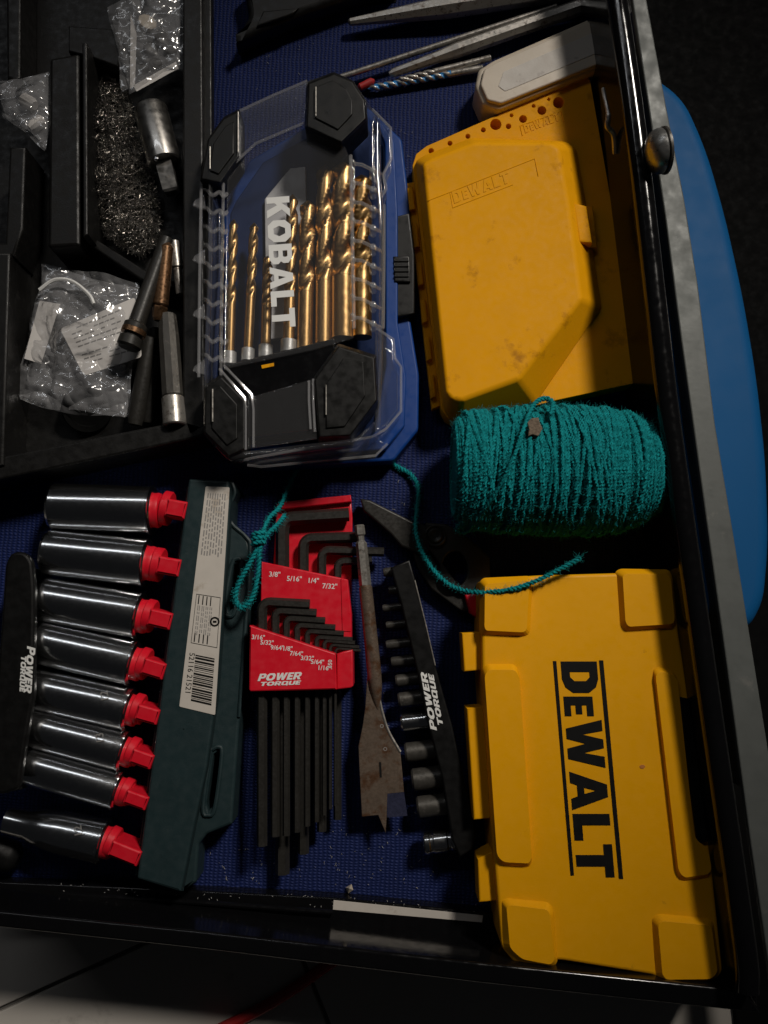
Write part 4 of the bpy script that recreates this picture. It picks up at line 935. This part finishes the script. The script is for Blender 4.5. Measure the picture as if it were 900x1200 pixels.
for k, (x0, y, x1, r, kind) in enumerate(rb_):
    A, B = V(x0, y, 0.012), V(x1+12, y-(x1-x0)*0.16, 0.012); L = (B-A).length; rr = r*PX*0.95
    l = {0: f'{nth[k]} dark socket from the top of the slim black rack', 1: 'bright chrome socket midway down the slim black rack', 2: 'ringed chrome socket at the bottom end of the slim black rack'}[kind]
    if k == 0: l = 'topmost dark socket on the slim black rack'
    s = T('small_socket', l, 'socket', (A+B)/2-Vector((0, 0, rr)), 'small sockets on the slim black rack')
    m = M['chrome'] if kind else M['darksteel']
    if kind == 2: prof = [(0.006, rr*.55), (0, rr*.65), (0.0002, rr*.92), (0.001, rr), (L*.12, rr), (L*.15, rr*.93), (L*.20, rr*.93), (L*.23, rr), (L*.5, rr), (L*.53, rr*.9), (L*.58, rr*.9), (L*.61, rr), (L, rr)]
    else: prof = [(0.006, rr*.5), (0, rr*.6), (0.0002, rr*.85), (0.0012, rr), (L, rr*1.02)]
    lathe('socket_body', A, B, prof, m, s, 28, 25, False)
    lathe('drive_end', B-(B-A).normalized()*0.003, B, [(0, rr*.7), (0.003, rr*.7)], M['oxide'], s, 16)

# ================================================================== LOWER YELLOW CASE
def q3(x, y): return (520+x/2.221, 640+y/2.221)
DZ = 0.040
dc = T('yellow_case', 'bright yellow hard case with bold black lettering on its lid', 'case', V(700, 900, 0))
bodyp = [(97, 88), (240, 76), (450, 70), (600, 66), (612, 225), (640, 385), (694, 785), (728, 1112), (705, 1132), (560, 1134), (548, 1118), (300, 1078), (188, 1090), (150, 1045), (128, 780), (100, 330)]
plate('case_body', [q3(*p) for p in bodyp], DZ, 0.001, DZ, M['yellow'], dc, 0.0018, r=0.003, res=3)
BZ_ = DZ+0.0036
def bump(pts, inner=0.10, nm='raised_pad', z1=BZ_):
    P = [Vector(p) for p in rnd(pxs([q3(*p) for p in pts], DZ+0.001), 0.004, 4)]
    c = sum(P, Vector((0, 0)))/len(P)
    top = []
    for p in P:
        d = p-c; top.append(c + d*(1-min(0.0036/max(d.length, 0.004), 0.5)))
    frustum(nm, P, DZ-0.001, top, z1, M['yellow'], dc, 0.0007, 2, angle=50)
bump([(95, 90), (105, 82), (236, 76), (228, 238), (100, 236), (93, 220)])
bump([(448, 66), (462, 58), (590, 60), (604, 80), (612, 216), (470, 226), (458, 210)])
bump([(100, 318), (112, 303), (186, 303), (198, 325), (232, 825), (224, 841), (152, 838), (134, 820)])
bump([(148, 922), (162, 914), (276, 924), (290, 945), (299, 1086), (286, 1101), (196, 1090), (152, 1050)])
bump([(540, 968), (556, 954), (706, 968), (726, 1112), (704, 1136), (566, 1140), (550, 1122)])
bump([(544, 318), (560, 308), (604, 320), (655, 780), (692, 800), (702, 868), (622, 880), (606, 860)], z1=DZ+0.0028)
plate('latch_recess', [q3(*p) for p in ((614, 392), (640, 398), (690, 770), (664, 776))], BZ_, DZ-0.001, BZ_-0.0008, M['capblack'], dc, 0.0005)
plate('latch', [q3(*p) for p in ((622, 400), (646, 404), (694, 760), (672, 765))], DZ-0.004, DZ-0.020, DZ-0.004, M['yellow'], dc, 0.001)
for pts in ([(47, 226), (100, 222), (106, 322), (53, 327)], [(60, 422), (104, 418), (130, 708), (78, 713)], [(88, 815), (132, 792), (150, 922), (92, 928)]):
    plate('hinge_tab', [q3(*p) for p in pts], DZ-0.006, DZ-0.024, DZ-0.006, M['yellow'], dc, 0.001)
plate('case_seam', [q3(*p) for p in bodyp], DZ-0.016, DZ-0.021, DZ-0.0195, M['yellow'], dc, 0.0006, r=0.003)
c = V(*q3(517, 574), DZ); plate_xy('dent', [[(c.x+math.cos(t)*0.0016, c.y+math.sin(t)*0.0011) for t in (0, 1, 2, 3, 4, 5)]], DZ-0.0003, DZ+0.0002, mat('dent_mark', (0.45, 0.16, 0.03), 0.6), dc, 0.0001)
def pq(x, y): return V(*q3(x, y), DZ).xy
for x0, y0, x1, y1, wd in ((284, 299, 330, 857, 9), (404, 297, 456, 866, 11)):
    plate_xy('logo_bar', [[pq(x0, y0), pq(x0+wd, y0), pq(x1+wd, y1), pq(x1, y1)]], DZ-0.0002, DZ+0.0003, M['ink'], dc, 0.00005, res=0)
O = pq(304, 300); a = pq(348, 862)-O; b = pq(398, 300)-O
word('logo_lettering', 'DEWALT', O, a, b, DZ, M['ink'], dc, gap=0.09, fit=a.length, small=(1,), smallh=0.80)

# ================================================================== LINT AND GRIT
random.seed(21)
lv_, lf_ = [], []
clusters = [(500, 195, 60, 45, 60), (330, 70, 60, 45, 40), (400, 975, 60, 45, 45), (430, 1020, 90, 25, 40), (290, 1010, 40, 25, 18), (440, 880, 12, 90, 25), (470, 590, 25, 20, 14)]
for cx, cy, sx, sy, n in clusters:
    for _ in range(n):
        x, y = random.gauss(cx, sx*0.6), random.gauss(cy, sy*0.6)
        if y > 1042: continue
        p = V(x, y, 0.0005); a = random.uniform(0, 6.28); L = random.choice((0.0004, 0.0005, 0.0007, 0.0012, 0.0018))
        d = Vector((math.cos(a), math.sin(a), 0)); m_ = p + d*L*0.5 + Vector((-d.y, d.x, 0))*L*random.uniform(-.3, .3) + Vector((0, 0, 0.0003))
        tube_data([p, m_, p+d*L], random.uniform(0.00006, 0.00014), 4, 0, True, lv_, lf_)
for _ in range(60):
    x = random.uniform(60, 560); y = 1042 + (x-150)*0.05 + random.uniform(-4, 10)
    p = V(x, y, 0.0102); d = Vector((random.uniform(-1, 1), random.uniform(-1, 1), 0)).normalized()
    tube_data([p, p+d*random.uniform(0.0003, 0.0009)], 0.00014, 4, 0, True, lv_, lf_)
setp(mesh('lint', lv_, lf_, M['lint']), 'pale lint and grit scattered on the blue liner', 'lint', kind='stuff')
ws = mesh('wood_chip', [V(405, 1040, .001), V(412, 1036, .003), V(414, 1043, .002), V(408, 1047, .0015), V(409, 1041, .005)], [(0, 1, 4), (1, 2, 4), (2, 3, 4), (3, 0, 4), (3, 2, 1, 0)], M['cream'])
setp(ws, 'tiny pale wood chip at the edge of the liner', 'chip')
